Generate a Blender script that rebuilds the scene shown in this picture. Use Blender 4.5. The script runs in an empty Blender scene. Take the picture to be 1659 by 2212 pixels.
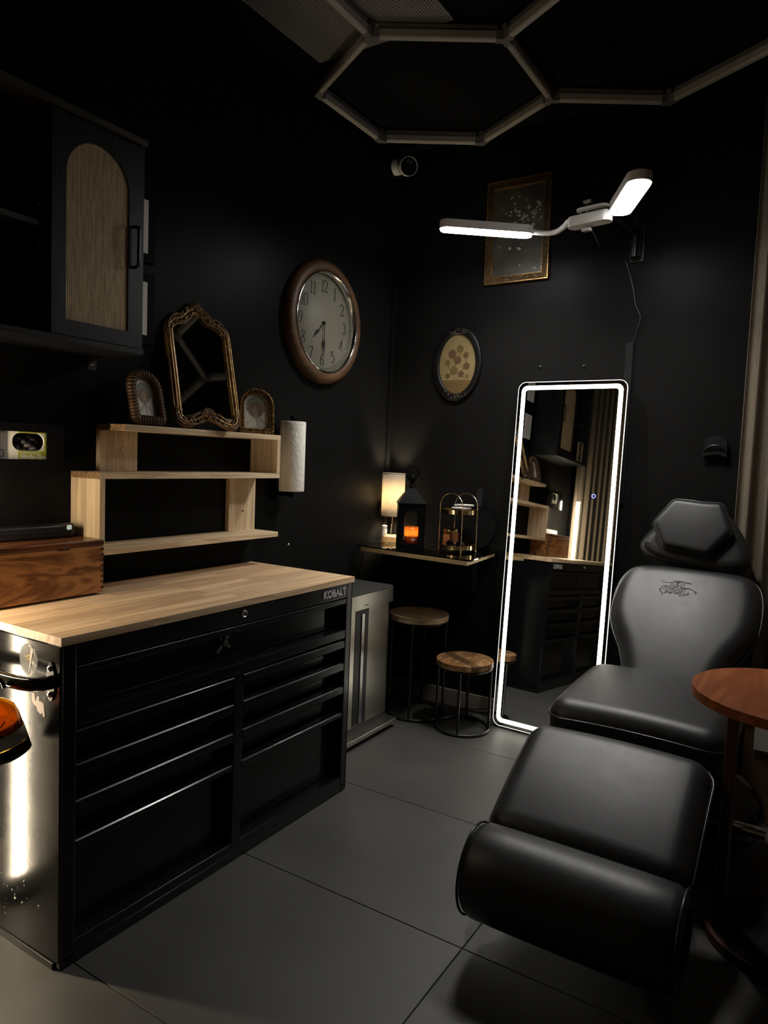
import bpy, math, random
from mathutils import Vector, Matrix, Euler
random.seed(7)
S = bpy.context.scene
COL = S.collection
PI = math.pi
R = math.radians

# ------------------------------------------------------------------ camera
cd = bpy.data.cameras.new('camera'); cam = bpy.data.objects.new('camera', cd); COL.objects.link(cam)
cd.sensor_fit = 'HORIZONTAL'; cd.sensor_width = 36.0; cd.lens = 1545.0 / 1659.0 * 36.0
cd.clip_start = 0.05
yaw, pitch, roll = R(31.95), R(-4.32), R(2.28)
fw = Vector((-math.sin(yaw) * math.cos(pitch), math.cos(yaw) * math.cos(pitch), math.sin(pitch)))
rt = Vector((math.cos(yaw), math.sin(yaw), 0)); up = rt.cross(fw)
r2 = rt * math.cos(roll) + up * math.sin(roll); u2 = up * math.cos(roll) - rt * math.sin(roll)
M = Matrix((r2, u2, -fw)).transposed().to_4x4(); M.translation = Vector((2.016, -3.267, 1.26))
cam.matrix_world = M
S.camera = cam

# ------------------------------------------------------------------ world, exposure
w = bpy.data.worlds.new('world'); S.world = w; w.use_nodes = True
w.node_tree.nodes['Background'].inputs[0].default_value = (0.02, 0.02, 0.022, 1)
w.node_tree.nodes['Background'].inputs[1].default_value = 0.3
S.view_settings.view_transform = 'Standard'; S.view_settings.look = 'None'
S.view_settings.gamma = 1.0; S.view_settings.use_curve_mapping = False
S.view_settings.exposure = 0.0
HEAD_W, HEAD_L, RING_L, TUBE_L, BULB_L, FLAME_L = 5.6, 62.0, 6.4, 116.0, 700.0, 110.0

# ------------------------------------------------------------------ materials
def nm(name):
    m = bpy.data.materials.new(name); m.use_nodes = True
    nt = m.node_tree
    return m, nt, nt.nodes['Principled BSDF']
def rgb(c): return (c[0], c[1], c[2], 1)
def mat(name, col, rough=0.5, metal=0.0, bump=0.0, bscale=60.0, var=0.0, vscale=6.0, spec=0.5, coat=0.0, rvar=0.0):
    m, nt, b = nm(name); N = nt.nodes; L = nt.links
    b.inputs['Base Color'].default_value = rgb(col); b.inputs['Roughness'].default_value = rough
    b.inputs['Metallic'].default_value = metal; b.inputs['Specular IOR Level'].default_value = spec
    if coat: b.inputs['Coat Weight'].default_value = coat; b.inputs['Coat Roughness'].default_value = 0.08
    tc = N.new('ShaderNodeTexCoord')
    if bump:
        n = N.new('ShaderNodeTexNoise'); n.inputs['Scale'].default_value = bscale; n.inputs['Detail'].default_value = 4
        L.new(tc.outputs['Object'], n.inputs['Vector'])
        bm = N.new('ShaderNodeBump'); bm.inputs['Strength'].default_value = bump; bm.inputs['Distance'].default_value = 0.004
        L.new(n.outputs['Fac'], bm.inputs['Height']); L.new(bm.outputs[0], b.inputs['Normal'])
    if var or rvar:
        n2 = N.new('ShaderNodeTexNoise'); n2.inputs['Scale'].default_value = vscale; n2.inputs['Detail'].default_value = 5
        L.new(tc.outputs['Object'], n2.inputs['Vector'])
        if var:
            cr = N.new('ShaderNodeValToRGB')
            cr.color_ramp.elements[0].position = 0.3; cr.color_ramp.elements[1].position = 0.7
            cr.color_ramp.elements[0].color = rgb([c * (1 - var) for c in col]); cr.color_ramp.elements[1].color = rgb([min(1, c * (1 + var)) for c in col])
            L.new(n2.outputs['Fac'], cr.inputs[0]); L.new(cr.outputs[0], b.inputs['Base Color'])
        if rvar:
            mr = N.new('ShaderNodeMapRange'); mr.inputs['To Min'].default_value = rough - rvar; mr.inputs['To Max'].default_value = rough + rvar
            L.new(n2.outputs['Fac'], mr.inputs[0]); L.new(mr.outputs[0], b.inputs['Roughness'])
    return m
def wood(name, c0, c1, axis='Y', scale=14.0, rough=0.5, stretch=0.08, rnd=0.25, spec=0.4, knots=0.0, dist=1.6):
    """grain running along axis; each object gets its own shift and tone"""
    m, nt, b = nm(name); N = nt.nodes; L = nt.links
    tc = N.new('ShaderNodeTexCoord'); mp = N.new('ShaderNodeMapping'); oi = N.new('ShaderNodeObjectInfo')
    sc = [1, 1, 1]; sc['XYZ'.index(axis)] = stretch
    mp.inputs['Scale'].default_value = sc
    ad = N.new('ShaderNodeVectorMath'); ad.operation = 'ADD'
    mu = N.new('ShaderNodeMath'); mu.operation = 'MULTIPLY'; mu.inputs[1].default_value = 13.0
    L.new(oi.outputs['Random'], mu.inputs[0]); L.new(tc.outputs['Object'], mp.inputs[0])
    L.new(mp.outputs[0], ad.inputs[0]); L.new(mu.outputs[0], ad.inputs[1])
    n1 = N.new('ShaderNodeTexNoise'); n1.inputs['Scale'].default_value = scale; n1.inputs['Detail'].default_value = 6; n1.inputs['Distortion'].default_value = dist
    n2 = N.new('ShaderNodeTexNoise'); n2.inputs['Scale'].default_value = scale * 9; n2.inputs['Detail'].default_value = 3
    L.new(ad.outputs[0], n1.inputs['Vector']); L.new(ad.outputs[0], n2.inputs['Vector'])
    wv = N.new('ShaderNodeMath'); wv.operation = 'MULTIPLY'; wv.inputs[1].default_value = 22.0 + knots
    L.new(n1.outputs['Fac'], wv.inputs[0])
    sn = N.new('ShaderNodeMath'); sn.operation = 'SINE'; L.new(wv.outputs[0], sn.inputs[0])
    mr = N.new('ShaderNodeMapRange'); mr.inputs['From Min'].default_value = -1; L.new(sn.outputs[0], mr.inputs[0])
    mx = N.new('ShaderNodeMath'); mx.operation = 'MULTIPLY_ADD'; mx.inputs[1].default_value = 0.62
    L.new(mr.outputs[0], mx.inputs[0])
    m3 = N.new('ShaderNodeMath'); m3.operation = 'MULTIPLY'; m3.inputs[1].default_value = 0.4
    L.new(n2.outputs['Fac'], m3.inputs[0]); L.new(m3.outputs[0], mx.inputs[2])
    cr = N.new('ShaderNodeValToRGB'); cr.color_ramp.elements[0].position = 0.1; cr.color_ramp.elements[1].position = 0.75
    cr.color_ramp.elements[0].color = rgb(c0); cr.color_ramp.elements[1].color = rgb(c1)
    L.new(mx.outputs[0], cr.inputs[0])
    hv = N.new('ShaderNodeHueSaturation'); r1 = N.new('ShaderNodeMapRange')
    r1.inputs['To Min'].default_value = 1 - rnd; r1.inputs['To Max'].default_value = 1 + rnd
    L.new(oi.outputs['Random'], r1.inputs[0]); L.new(r1.outputs[0], hv.inputs['Value']); L.new(cr.outputs[0], hv.inputs['Color'])
    L.new(hv.outputs[0], b.inputs['Base Color'])
    b.inputs['Roughness'].default_value = rough; b.inputs['Specular IOR Level'].default_value = spec
    bm = N.new('ShaderNodeBump'); bm.inputs['Strength'].default_value = 0.12; bm.inputs['Distance'].default_value = 0.001
    L.new(mx.outputs[0], bm.inputs['Height']); L.new(bm.outputs[0], b.inputs['Normal'])
    return m
def emit(name, col, strength):
    m, nt, b = nm(name)
    b.inputs['Base Color'].default_value = rgb((0.8, 0.8, 0.8)); b.inputs['Emission Color'].default_value = rgb(col); b.inputs['Emission Strength'].default_value = strength
    return m
def leather():
    m, nt, b = nm('black_leather'); N = nt.nodes; L = nt.links
    b.inputs['Base Color'].default_value = rgb((0.012, 0.012, 0.013)); b.inputs['Roughness'].default_value = 0.42
    tc = N.new('ShaderNodeTexCoord'); v = N.new('ShaderNodeTexVoronoi'); v.inputs['Scale'].default_value = 420; v.feature = 'DISTANCE_TO_EDGE'
    n = N.new('ShaderNodeTexNoise'); n.inputs['Scale'].default_value = 28; n.inputs['Detail'].default_value = 6; n.inputs['Distortion'].default_value = 1.2
    L.new(tc.outputs['Object'], v.inputs['Vector']); L.new(tc.outputs['Object'], n.inputs['Vector'])
    a = N.new('ShaderNodeMath'); a.operation = 'MULTIPLY_ADD'; a.inputs[1].default_value = 0.6
    L.new(n.outputs['Fac'], a.inputs[0]); L.new(v.outputs['Distance'], a.inputs[2])
    bm = N.new('ShaderNodeBump'); bm.inputs['Strength'].default_value = 0.22; bm.inputs['Distance'].default_value = 0.0012
    L.new(a.outputs[0], bm.inputs['Height']); L.new(bm.outputs[0], b.inputs['Normal'])
    mr = N.new('ShaderNodeMapRange'); mr.inputs['To Min'].default_value = 0.37; mr.inputs['To Max'].default_value = 0.5
    L.new(n.outputs['Fac'], mr.inputs[0]); L.new(mr.outputs[0], b.inputs['Roughness'])
    return m
def rattan():
    m, nt, b = nm('woven_rattan'); N = nt.nodes; L = nt.links
    tc = N.new('ShaderNodeTexCoord'); sp = N.new('ShaderNodeSeparateXYZ'); L.new(tc.outputs['Object'], sp.inputs[0])
    outs = []
    for ax in ('Y', 'Z'):
        mu = N.new('ShaderNodeMath'); mu.operation = 'MULTIPLY'; mu.inputs[1].default_value = 2 * PI / 0.0062
        sn = N.new('ShaderNodeMath'); sn.operation = 'SINE'; L.new(sp.outputs[ax], mu.inputs[0]); L.new(mu.outputs[0], sn.inputs[0]); outs.append(sn)
    pr = N.new('ShaderNodeMath'); pr.operation = 'MAXIMUM'; L.new(outs[0].outputs[0], pr.inputs[0]); L.new(outs[1].outputs[0], pr.inputs[1])
    mr = N.new('ShaderNodeMapRange'); mr.inputs['From Min'].default_value = -0.75; mr.inputs['From Max'].default_value = 0.35; L.new(pr.outputs[0], mr.inputs[0])
    n = N.new('ShaderNodeTexNoise'); n.inputs['Scale'].default_value = 45; mp = N.new('ShaderNodeMapping'); mp.inputs['Scale'].default_value = (1, 2.5, 0.35)
    L.new(tc.outputs['Object'], mp.inputs[0]); L.new(mp.outputs[0], n.inputs['Vector'])
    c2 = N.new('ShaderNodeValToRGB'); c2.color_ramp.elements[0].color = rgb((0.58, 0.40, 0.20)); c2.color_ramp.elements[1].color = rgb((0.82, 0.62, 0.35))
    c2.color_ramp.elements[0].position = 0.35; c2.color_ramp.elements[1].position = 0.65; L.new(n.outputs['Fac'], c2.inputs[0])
    mx = N.new('ShaderNodeMix'); mx.data_type = 'RGBA'; mx.inputs[6].default_value = rgb((0.06, 0.036, 0.014))
    L.new(mr.outputs[0], mx.inputs[0]); L.new(c2.outputs[0], mx.inputs[7]); L.new(mx.outputs[2], b.inputs['Base Color'])
    b.inputs['Roughness'].default_value = 0.6
    bm = N.new('ShaderNodeBump'); bm.inputs['Strength'].default_value = 0.6; bm.inputs['Distance'].default_value = 0.002
    L.new(mr.outputs[0], bm.inputs['Height']); L.new(bm.outputs[0], b.inputs['Normal'])
    return m
def perforated():
    m, nt, b = nm('perforated_metal'); N = nt.nodes; L = nt.links
    tc = N.new('ShaderNodeTexCoord'); sp = N.new('ShaderNodeSeparateXYZ'); L.new(tc.outputs['Object'], sp.inputs[0])
    p = 0.0105
    def s(ax, k, ph=0.0):
        mu = N.new('ShaderNodeMath'); mu.operation = 'MULTIPLY_ADD'; mu.inputs[1].default_value = 2 * PI / p * k; mu.inputs[2].default_value = ph
        sn = N.new('ShaderNodeMath'); sn.operation = 'COSINE'; L.new(sp.outputs[ax], mu.inputs[0]); L.new(mu.outputs[0], sn.inputs[0]); return sn
    pr = N.new('ShaderNodeMath'); pr.operation = 'MULTIPLY'; L.new(s('X', 0.5).outputs[0], pr.inputs[0]); L.new(s('Y', 0.866 / 2 * 2 * 0.577).outputs[0], pr.inputs[1])
    ab = N.new('ShaderNodeMath'); ab.operation = 'ABSOLUTE'; L.new(pr.outputs[0], ab.inputs[0])
    gt = N.new('ShaderNodeMath'); gt.operation = 'GREATER_THAN'; gt.inputs[1].default_value = 0.36; L.new(ab.outputs[0], gt.inputs[0])
    mx = N.new('ShaderNodeMix'); mx.data_type = 'RGBA'; mx.inputs[6].default_value = rgb((0.34, 0.32, 0.30)); mx.inputs[7].default_value = rgb((0.012, 0.012, 0.012))
    L.new(gt.outputs[0], mx.inputs[0]); L.new(mx.outputs[2], b.inputs['Base Color']); b.inputs['Roughness'].default_value = 0.6
    return m
def brushed(name, col, rough=0.3, axis='Z'):
    m, nt, b = nm(name); N = nt.nodes; L = nt.links
    b.inputs['Base Color'].default_value = rgb(col); b.inputs['Metallic'].default_value = 1; b.inputs['Roughness'].default_value = rough
    tc = N.new('ShaderNodeTexCoord'); mp = N.new('ShaderNodeMapping'); sc = [300, 300, 300]; sc['XYZ'.index(axis)] = 3
    mp.inputs['Scale'].default_value = sc; n = N.new('ShaderNodeTexNoise'); n.inputs['Scale'].default_value = 1.0
    L.new(tc.outputs['Object'], mp.inputs[0]); L.new(mp.outputs[0], n.inputs['Vector'])
    bm = N.new('ShaderNodeBump'); bm.inputs['Strength'].default_value = 0.06; bm.inputs['Distance'].default_value = 0.001
    L.new(n.outputs['Fac'], bm.inputs['Height']); L.new(bm.outputs[0], b.inputs['Normal'])
    return m
def scuffed(name, col, rough, dens):
    """glossy paint with small pale chips and scratches"""
    m, nt, b = nm(name); N = nt.nodes; L = nt.links
    tc = N.new('ShaderNodeTexCoord'); n = N.new('ShaderNodeTexNoise'); n.inputs['Scale'].default_value = 70; n.inputs['Detail'].default_value = 6
    n2 = N.new('ShaderNodeTexNoise'); n2.inputs['Scale'].default_value = 5; n2.inputs['Detail'].default_value = 3
    L.new(tc.outputs['Object'], n.inputs['Vector']); L.new(tc.outputs['Object'], n2.inputs['Vector'])
    mu = N.new('ShaderNodeMath'); mu.operation = 'MULTIPLY'; L.new(n.outputs['Fac'], mu.inputs[0]); L.new(n2.outputs['Fac'], mu.inputs[1])
    gt = N.new('ShaderNodeMapRange'); gt.inputs['From Min'].default_value = dens; gt.inputs['From Max'].default_value = dens + 0.03; L.new(mu.outputs[0], gt.inputs[0])
    mx = N.new('ShaderNodeMix'); mx.data_type = 'RGBA'; mx.inputs[6].default_value = rgb(col); mx.inputs[7].default_value = rgb((0.42, 0.40, 0.36))
    L.new(gt.outputs[0], mx.inputs[0]); L.new(mx.outputs[2], b.inputs['Base Color'])
    mr = N.new('ShaderNodeMapRange'); mr.inputs['To Min'].default_value = rough * 0.75; mr.inputs['To Max'].default_value = rough * 1.3
    L.new(n2.outputs['Fac'], mr.inputs[0]); L.new(mr.outputs[0], b.inputs['Roughness'])
    bm = N.new('ShaderNodeBump'); bm.inputs['Strength'].default_value = 0.05; bm.inputs['Distance'].default_value = 0.002
    L.new(n.outputs['Fac'], bm.inputs['Height']); L.new(bm.outputs[0], b.inputs['Normal'])
    return m
def cloth(name, col, trans=0.3, scale=900):
    m, nt, b = nm(name); N = nt.nodes; L = nt.links
    tc = N.new('ShaderNodeTexCoord'); mp = N.new('ShaderNodeMapping'); mp.inputs['Scale'].default_value = (1, 1, 0.06)
    n = N.new('ShaderNodeTexNoise'); n.inputs['Scale'].default_value = scale; L.new(tc.outputs['Object'], mp.inputs[0]); L.new(mp.outputs[0], n.inputs['Vector'])
    cr = N.new('ShaderNodeValToRGB'); cr.color_ramp.elements[0].position = 0.3; cr.color_ramp.elements[1].position = 0.6
    cr.color_ramp.elements[0].color = rgb([c * 0.72 for c in col]); cr.color_ramp.elements[1].color = rgb(col); L.new(n.outputs['Fac'], cr.inputs[0])
    L.new(cr.outputs[0], b.inputs['Base Color']); b.inputs['Roughness'].default_value = 0.9; b.inputs['Specular IOR Level'].default_value = 0.1
    if trans:
        t = N.new('ShaderNodeBsdfTranslucent'); L.new(cr.outputs[0], t.inputs[0]); mx = N.new('ShaderNodeMixShader'); mx.inputs[0].default_value = trans
        L.new(b.outputs[0], mx.inputs[1]); L.new(t.outputs[0], mx.inputs[2]); L.new(mx.outputs[0], N['Material Output'].inputs[0])
    return m
def glass(name, col, rough=0.02, thin=True, alpha=0.25):
    """clear pane or jar: mostly passes light straight through, with a real glossy surface"""
    m, nt, b = nm(name); N = nt.nodes; L = nt.links
    t = N.new('ShaderNodeBsdfTransparent'); t.inputs[0].default_value = rgb(col)
    g = N.new('ShaderNodeBsdfGlossy'); g.inputs['Roughness'].default_value = rough; g.inputs[0].default_value = (1, 1, 1, 1)
    fr = N.new('ShaderNodeFresnel'); fr.inputs[0].default_value = 1.5
    mx = N.new('ShaderNodeMixShader'); L.new(fr.outputs[0], mx.inputs[0]); L.new(t.outputs[0], mx.inputs[1]); L.new(g.outputs[0], mx.inputs[2])
    if alpha:
        d = N.new('ShaderNodeBsdfTranslucent'); d.inputs[0].default_value = rgb(col); m2 = N.new('ShaderNodeMixShader'); m2.inputs[0].default_value = alpha
        L.new(mx.outputs[0], m2.inputs[1]); L.new(d.outputs[0], m2.inputs[2]); mx = m2
    L.new(mx.outputs[0], N['Material Output'].inputs[0])
    return m

WALL = mat('black_wall_paint', (0.0085, 0.0083, 0.0082), 0.4, bump=0.2, bscale=9, var=0.12, vscale=3, spec=0.035, rvar=0.05)
CEIL = mat('black_ceiling_paint', (0.005, 0.005, 0.006), 0.8, var=0.2, vscale=2, spec=0.06)
TILE = mat('grey_floor_tile', (0.050, 0.0478, 0.0432), 0.5, var=0.16, vscale=3.2, rvar=0.08, bump=0.03, bscale=40)
GROUT = mat('dark_grout', (0.035, 0.034, 0.033), 0.9)
BASEB = mat('brown_grey_baseboard', (0.17, 0.14, 0.115), 0.6, var=0.1)
TRIM = mat('beige_trim', (0.4, 0.36, 0.3), 0.6)
GLOSSBLK = scuffed('gloss_black_paint', (0.006, 0.006, 0.007), 0.2, 0.52)
SIDEBLK = scuffed('scuffed_black_paint', (0.003, 0.003, 0.003), 0.15, 0.43)
BLKMET = mat('black_metal', (0.008, 0.008, 0.008), 0.32, spec=0.5, bump=0.02, bscale=200)
BLKPLA = mat('black_plastic', (0.01, 0.01, 0.011), 0.3)
ACRYL = mat('black_acrylic', (0.004, 0.004, 0.005), 0.08)
MATTEBLK = mat('matte_black_metal', (0.0018, 0.0018, 0.0019), 0.55, bump=0.08, bscale=150, spec=0.05)
BLKWOOD = wood('black_wood_grain', (0.004, 0.004, 0.005), (0.016, 0.015, 0.015), 'Z', 30, 0.45, 0.05, 0.1)
BLKWOODY = wood('black_wood_grain_across', (0.004, 0.004, 0.005), (0.016, 0.015, 0.015), 'Y', 30, 0.45, 0.05, 0.1)
PINE = wood('pine_board', (0.52, 0.37, 0.225), (0.76, 0.585, 0.37), 'Y', 15, 0.6, 0.07, 0.07, knots=6)
PINEZ = wood('pine_board_upright', (0.52, 0.37, 0.225), (0.76, 0.585, 0.37), 'Z', 13, 0.6, 0.06, 0.1, knots=6)
ENDGR = wood('burnt_end_grain', (0.015, 0.008, 0.005), (0.42, 0.25, 0.11), 'Z', 26, 0.7, 0.7, 0.2, knots=30, dist=2.5)
BUTCHER = wood('butcher_block', (0.52, 0.33, 0.18), (0.74, 0.53, 0.33), 'Y', 12, 0.48, 0.06, 0.14)
ACACIA = wood('acacia_wood', (0.13, 0.045, 0.013), (0.42, 0.19, 0.062), 'Y', 7, 0.35, 0.12, 0.12, knots=14, dist=2.6)
ACACIAD = wood('acacia_lid', (0.07, 0.022, 0.008), (0.20, 0.075, 0.028), 'Y', 9, 0.25, 0.1, 0.1)
STOOLW = wood('stool_wood', (0.15, 0.068, 0.025), (0.36, 0.20, 0.09), 'Y', 14, 0.42, 0.08, 0.62)
OAKW = wood('oak_stool_wood', (0.46, 0.31, 0.18), (0.68, 0.49, 0.31), 'X', 14, 0.5, 0.08, 0.12)
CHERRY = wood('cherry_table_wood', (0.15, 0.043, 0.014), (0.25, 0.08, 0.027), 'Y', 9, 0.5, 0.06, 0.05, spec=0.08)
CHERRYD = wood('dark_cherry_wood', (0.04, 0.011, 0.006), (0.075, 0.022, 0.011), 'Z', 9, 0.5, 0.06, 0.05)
CLOCKW = wood('clock_rim_wood', (0.07, 0.032, 0.012), (0.11, 0.054, 0.022), 'Y', 10, 0.5, 0.2, 0.05)
BAMBOO = wood('lamp_base_wood', (0.40, 0.235, 0.11), (0.58, 0.37, 0.19), 'X', 20, 0.45, 0.1, 0.05)
SHELFW = wood('corner_shelf_wood', (0.42, 0.28, 0.16), (0.60, 0.43, 0.26), 'X', 14, 0.55, 0.06, 0.1)
LEATHER = leather()
PIPING = mat('leather_piping', (0.014, 0.014, 0.015), 0.3)
STITCH = mat('grey_stitching', (0.16, 0.155, 0.15), 0.7)
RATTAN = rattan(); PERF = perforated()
STEEL = brushed('brushed_steel', (0.58, 0.555, 0.48), 0.3); STEELD = mat('dark_steel_lid', (0.05, 0.049, 0.046), 0.45, metal=0.3)
CHROME = mat('chrome', (0.75, 0.74, 0.72), 0.12, metal=1); BRASS = mat('pale_brass', (0.72, 0.56, 0.30), 0.14, metal=1)
ROSEGOLD = mat('rose_brass_wire', (0.62, 0.47, 0.33), 0.25, metal=1)
SILVER = mat('silver_print', (0.52, 0.52, 0.52), 0.4, metal=0.4)
GOLD = mat('aged_gold', (0.32, 0.185, 0.068), 0.34, metal=0.75, bump=0.3, bscale=120, var=0.45, vscale=40)
GOLDD = mat('dark_aged_gold', (0.14, 0.082, 0.038), 0.42, metal=0.6, bump=0.4, bscale=160, var=0.5, vscale=60)
GOLDS = mat('bright_aged_gold', (0.20, 0.115, 0.042), 0.32, metal=0.8, bump=1.0, bscale=230, var=0.75, vscale=110)
GILT = mat('dark_gilt_relief', (0.085, 0.05, 0.021), 0.3, metal=0.75, bump=1.0, bscale=260, var=0.8, vscale=120)
CARVED = mat('carved_brown_wood', (0.095, 0.048, 0.022), 0.4, bump=0.3, bscale=90, var=0.35, vscale=30)
MIRROR = mat('mirror_glass', (0.88, 0.89, 0.88), 0.015, metal=1)
MIRRORD = mat('dim_mirror_glass', (0.42, 0.42, 0.41), 0.03, metal=1)
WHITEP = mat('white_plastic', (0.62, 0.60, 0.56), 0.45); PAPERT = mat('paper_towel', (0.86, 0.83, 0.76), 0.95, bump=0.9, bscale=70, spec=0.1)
PAPER = mat('ivory_paper', (0.78, 0.73, 0.63), 0.8, var=0.05); PAPERW = mat('white_paper', (0.82, 0.79, 0.72), 0.8)
DIAL = mat('cream_dial', (0.22, 0.20, 0.15), 0.6); INK = mat('black_ink', (0.008, 0.008, 0.008), 0.5)
HEXW = mat('white_plastic_tube', (0.40, 0.37, 0.33), 0.4); HEXD = mat('smoky_connector', (0.16, 0.15, 0.145), 0.3)
CURT = cloth('beige_curtain', (0.19, 0.157, 0.118), 0.12, 500); SHADE = cloth('linen_shade', (0.62, 0.54, 0.42), 0.42, 700)
GLASSC = glass('clear_glass', (0.93, 0.95, 0.92), alpha=0.04); AMBER = glass('amber_glass', (0.93, 0.56, 0.12), alpha=0.12)
AMBERC = glass('amber_candle_glass', (0.90, 0.48, 0.20), 0.05, alpha=0.6)
CANDLEJ = glass('orange_jar_glass', (0.92, 0.62, 0.38), 0.05, alpha=0.5)
TABLEG = glass('table_glass', (0.85, 0.86, 0.76), 0.03, alpha=0.0)
GREYS = mat('dull_grey_screw', (0.10, 0.10, 0.10), 0.5)
WAX = mat('brown_wax', (0.28, 0.10, 0.035), 0.5)
ORANGE = mat('orange_label', (0.62, 0.22, 0.085), 0.6, var=0.1); ROSEL = mat('pale_print', (0.85, 0.62, 0.42), 0.6)
GREENL = mat('lime_print', (0.42, 0.46, 0.03), 0.6); GLOVE = mat('dark_grey_nitrile', (0.06, 0.056, 0.055), 0.5, bump=0.4, bscale=40)
LABELG = mat('grey_label', (0.66, 0.63, 0.60), 0.7); TORN = mat('torn_paper', (0.60, 0.54, 0.49), 0.9)
YELLOW = mat('gold_ink', (0.62, 0.42, 0.14), 0.5); CERAMIC = mat('white_ceramic', (0.66, 0.64, 0.60), 0.5)
DARKLENS = mat('dark_lens', (0.012, 0.008, 0.008), 0.06); CARDB = mat('brown_board', (0.17, 0.095, 0.05), 0.75, var=0.15, vscale=4)
HEADEM = emit('led_head_diffuser', (1.0, 0.985, 0.96), HEAD_L); RINGEM = emit('mirror_led_band', (1.0, 0.945, 0.80), RING_L)
EDGEEM = emit('mirror_glass_edge_glow', (1.0, 0.97, 0.88), 1.3)
TUBEEM = emit('led_tube', (1.0, 0.83, 0.58), TUBE_L); FLAME = emit('candle_flame', (1.0, 0.58, 0.22), FLAME_L)
BLUEEM = emit('blue_touch_ring', (0.03, 0.05, 1.0), 2.2); REDEM = emit('red_standby_light', (1, 0.03, 0.02), 3.0)
ICON = emit('pale_button', (0.45, 0.75, 0.75), 0.35)

# ------------------------------------------------------------------ mesh builder
OFF = {}
def T(x=0, y=0, z=0): return Matrix.Translation((x, y, z))
def RX(a): return Matrix.Rotation(a, 4, 'X')
def RY(a): return Matrix.Rotation(a, 4, 'Y')
def RZ(a): return Matrix.Rotation(a, 4, 'Z')
def frame(o, ex, ey, ez):
    m = Matrix((Vector(ex), Vector(ey), Vector(ez))).transposed().to_4x4(); m.translation = Vector(o); return m
def smoothpath(pts, n=6, closed=False):
    P = [Vector(p) for p in pts]; out = []; N = len(P)
    rng = range(N) if closed else range(N - 1)
    for i in rng:
        p0 = P[(i - 1) % N] if closed or i > 0 else P[i]; p1 = P[i]; p2 = P[(i + 1) % N]
        p3 = P[(i + 2) % N] if closed or i + 2 < N else p2
        for k in range(n):
            t = k / n
            out.append(0.5 * ((2 * p1) + (p2 - p0) * t + (2 * p0 - 5 * p1 + 4 * p2 - p3) * t * t + (3 * p1 - p0 - 3 * p2 + p3) * t ** 3))
    if not closed: out.append(P[-1])
    return out
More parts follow.
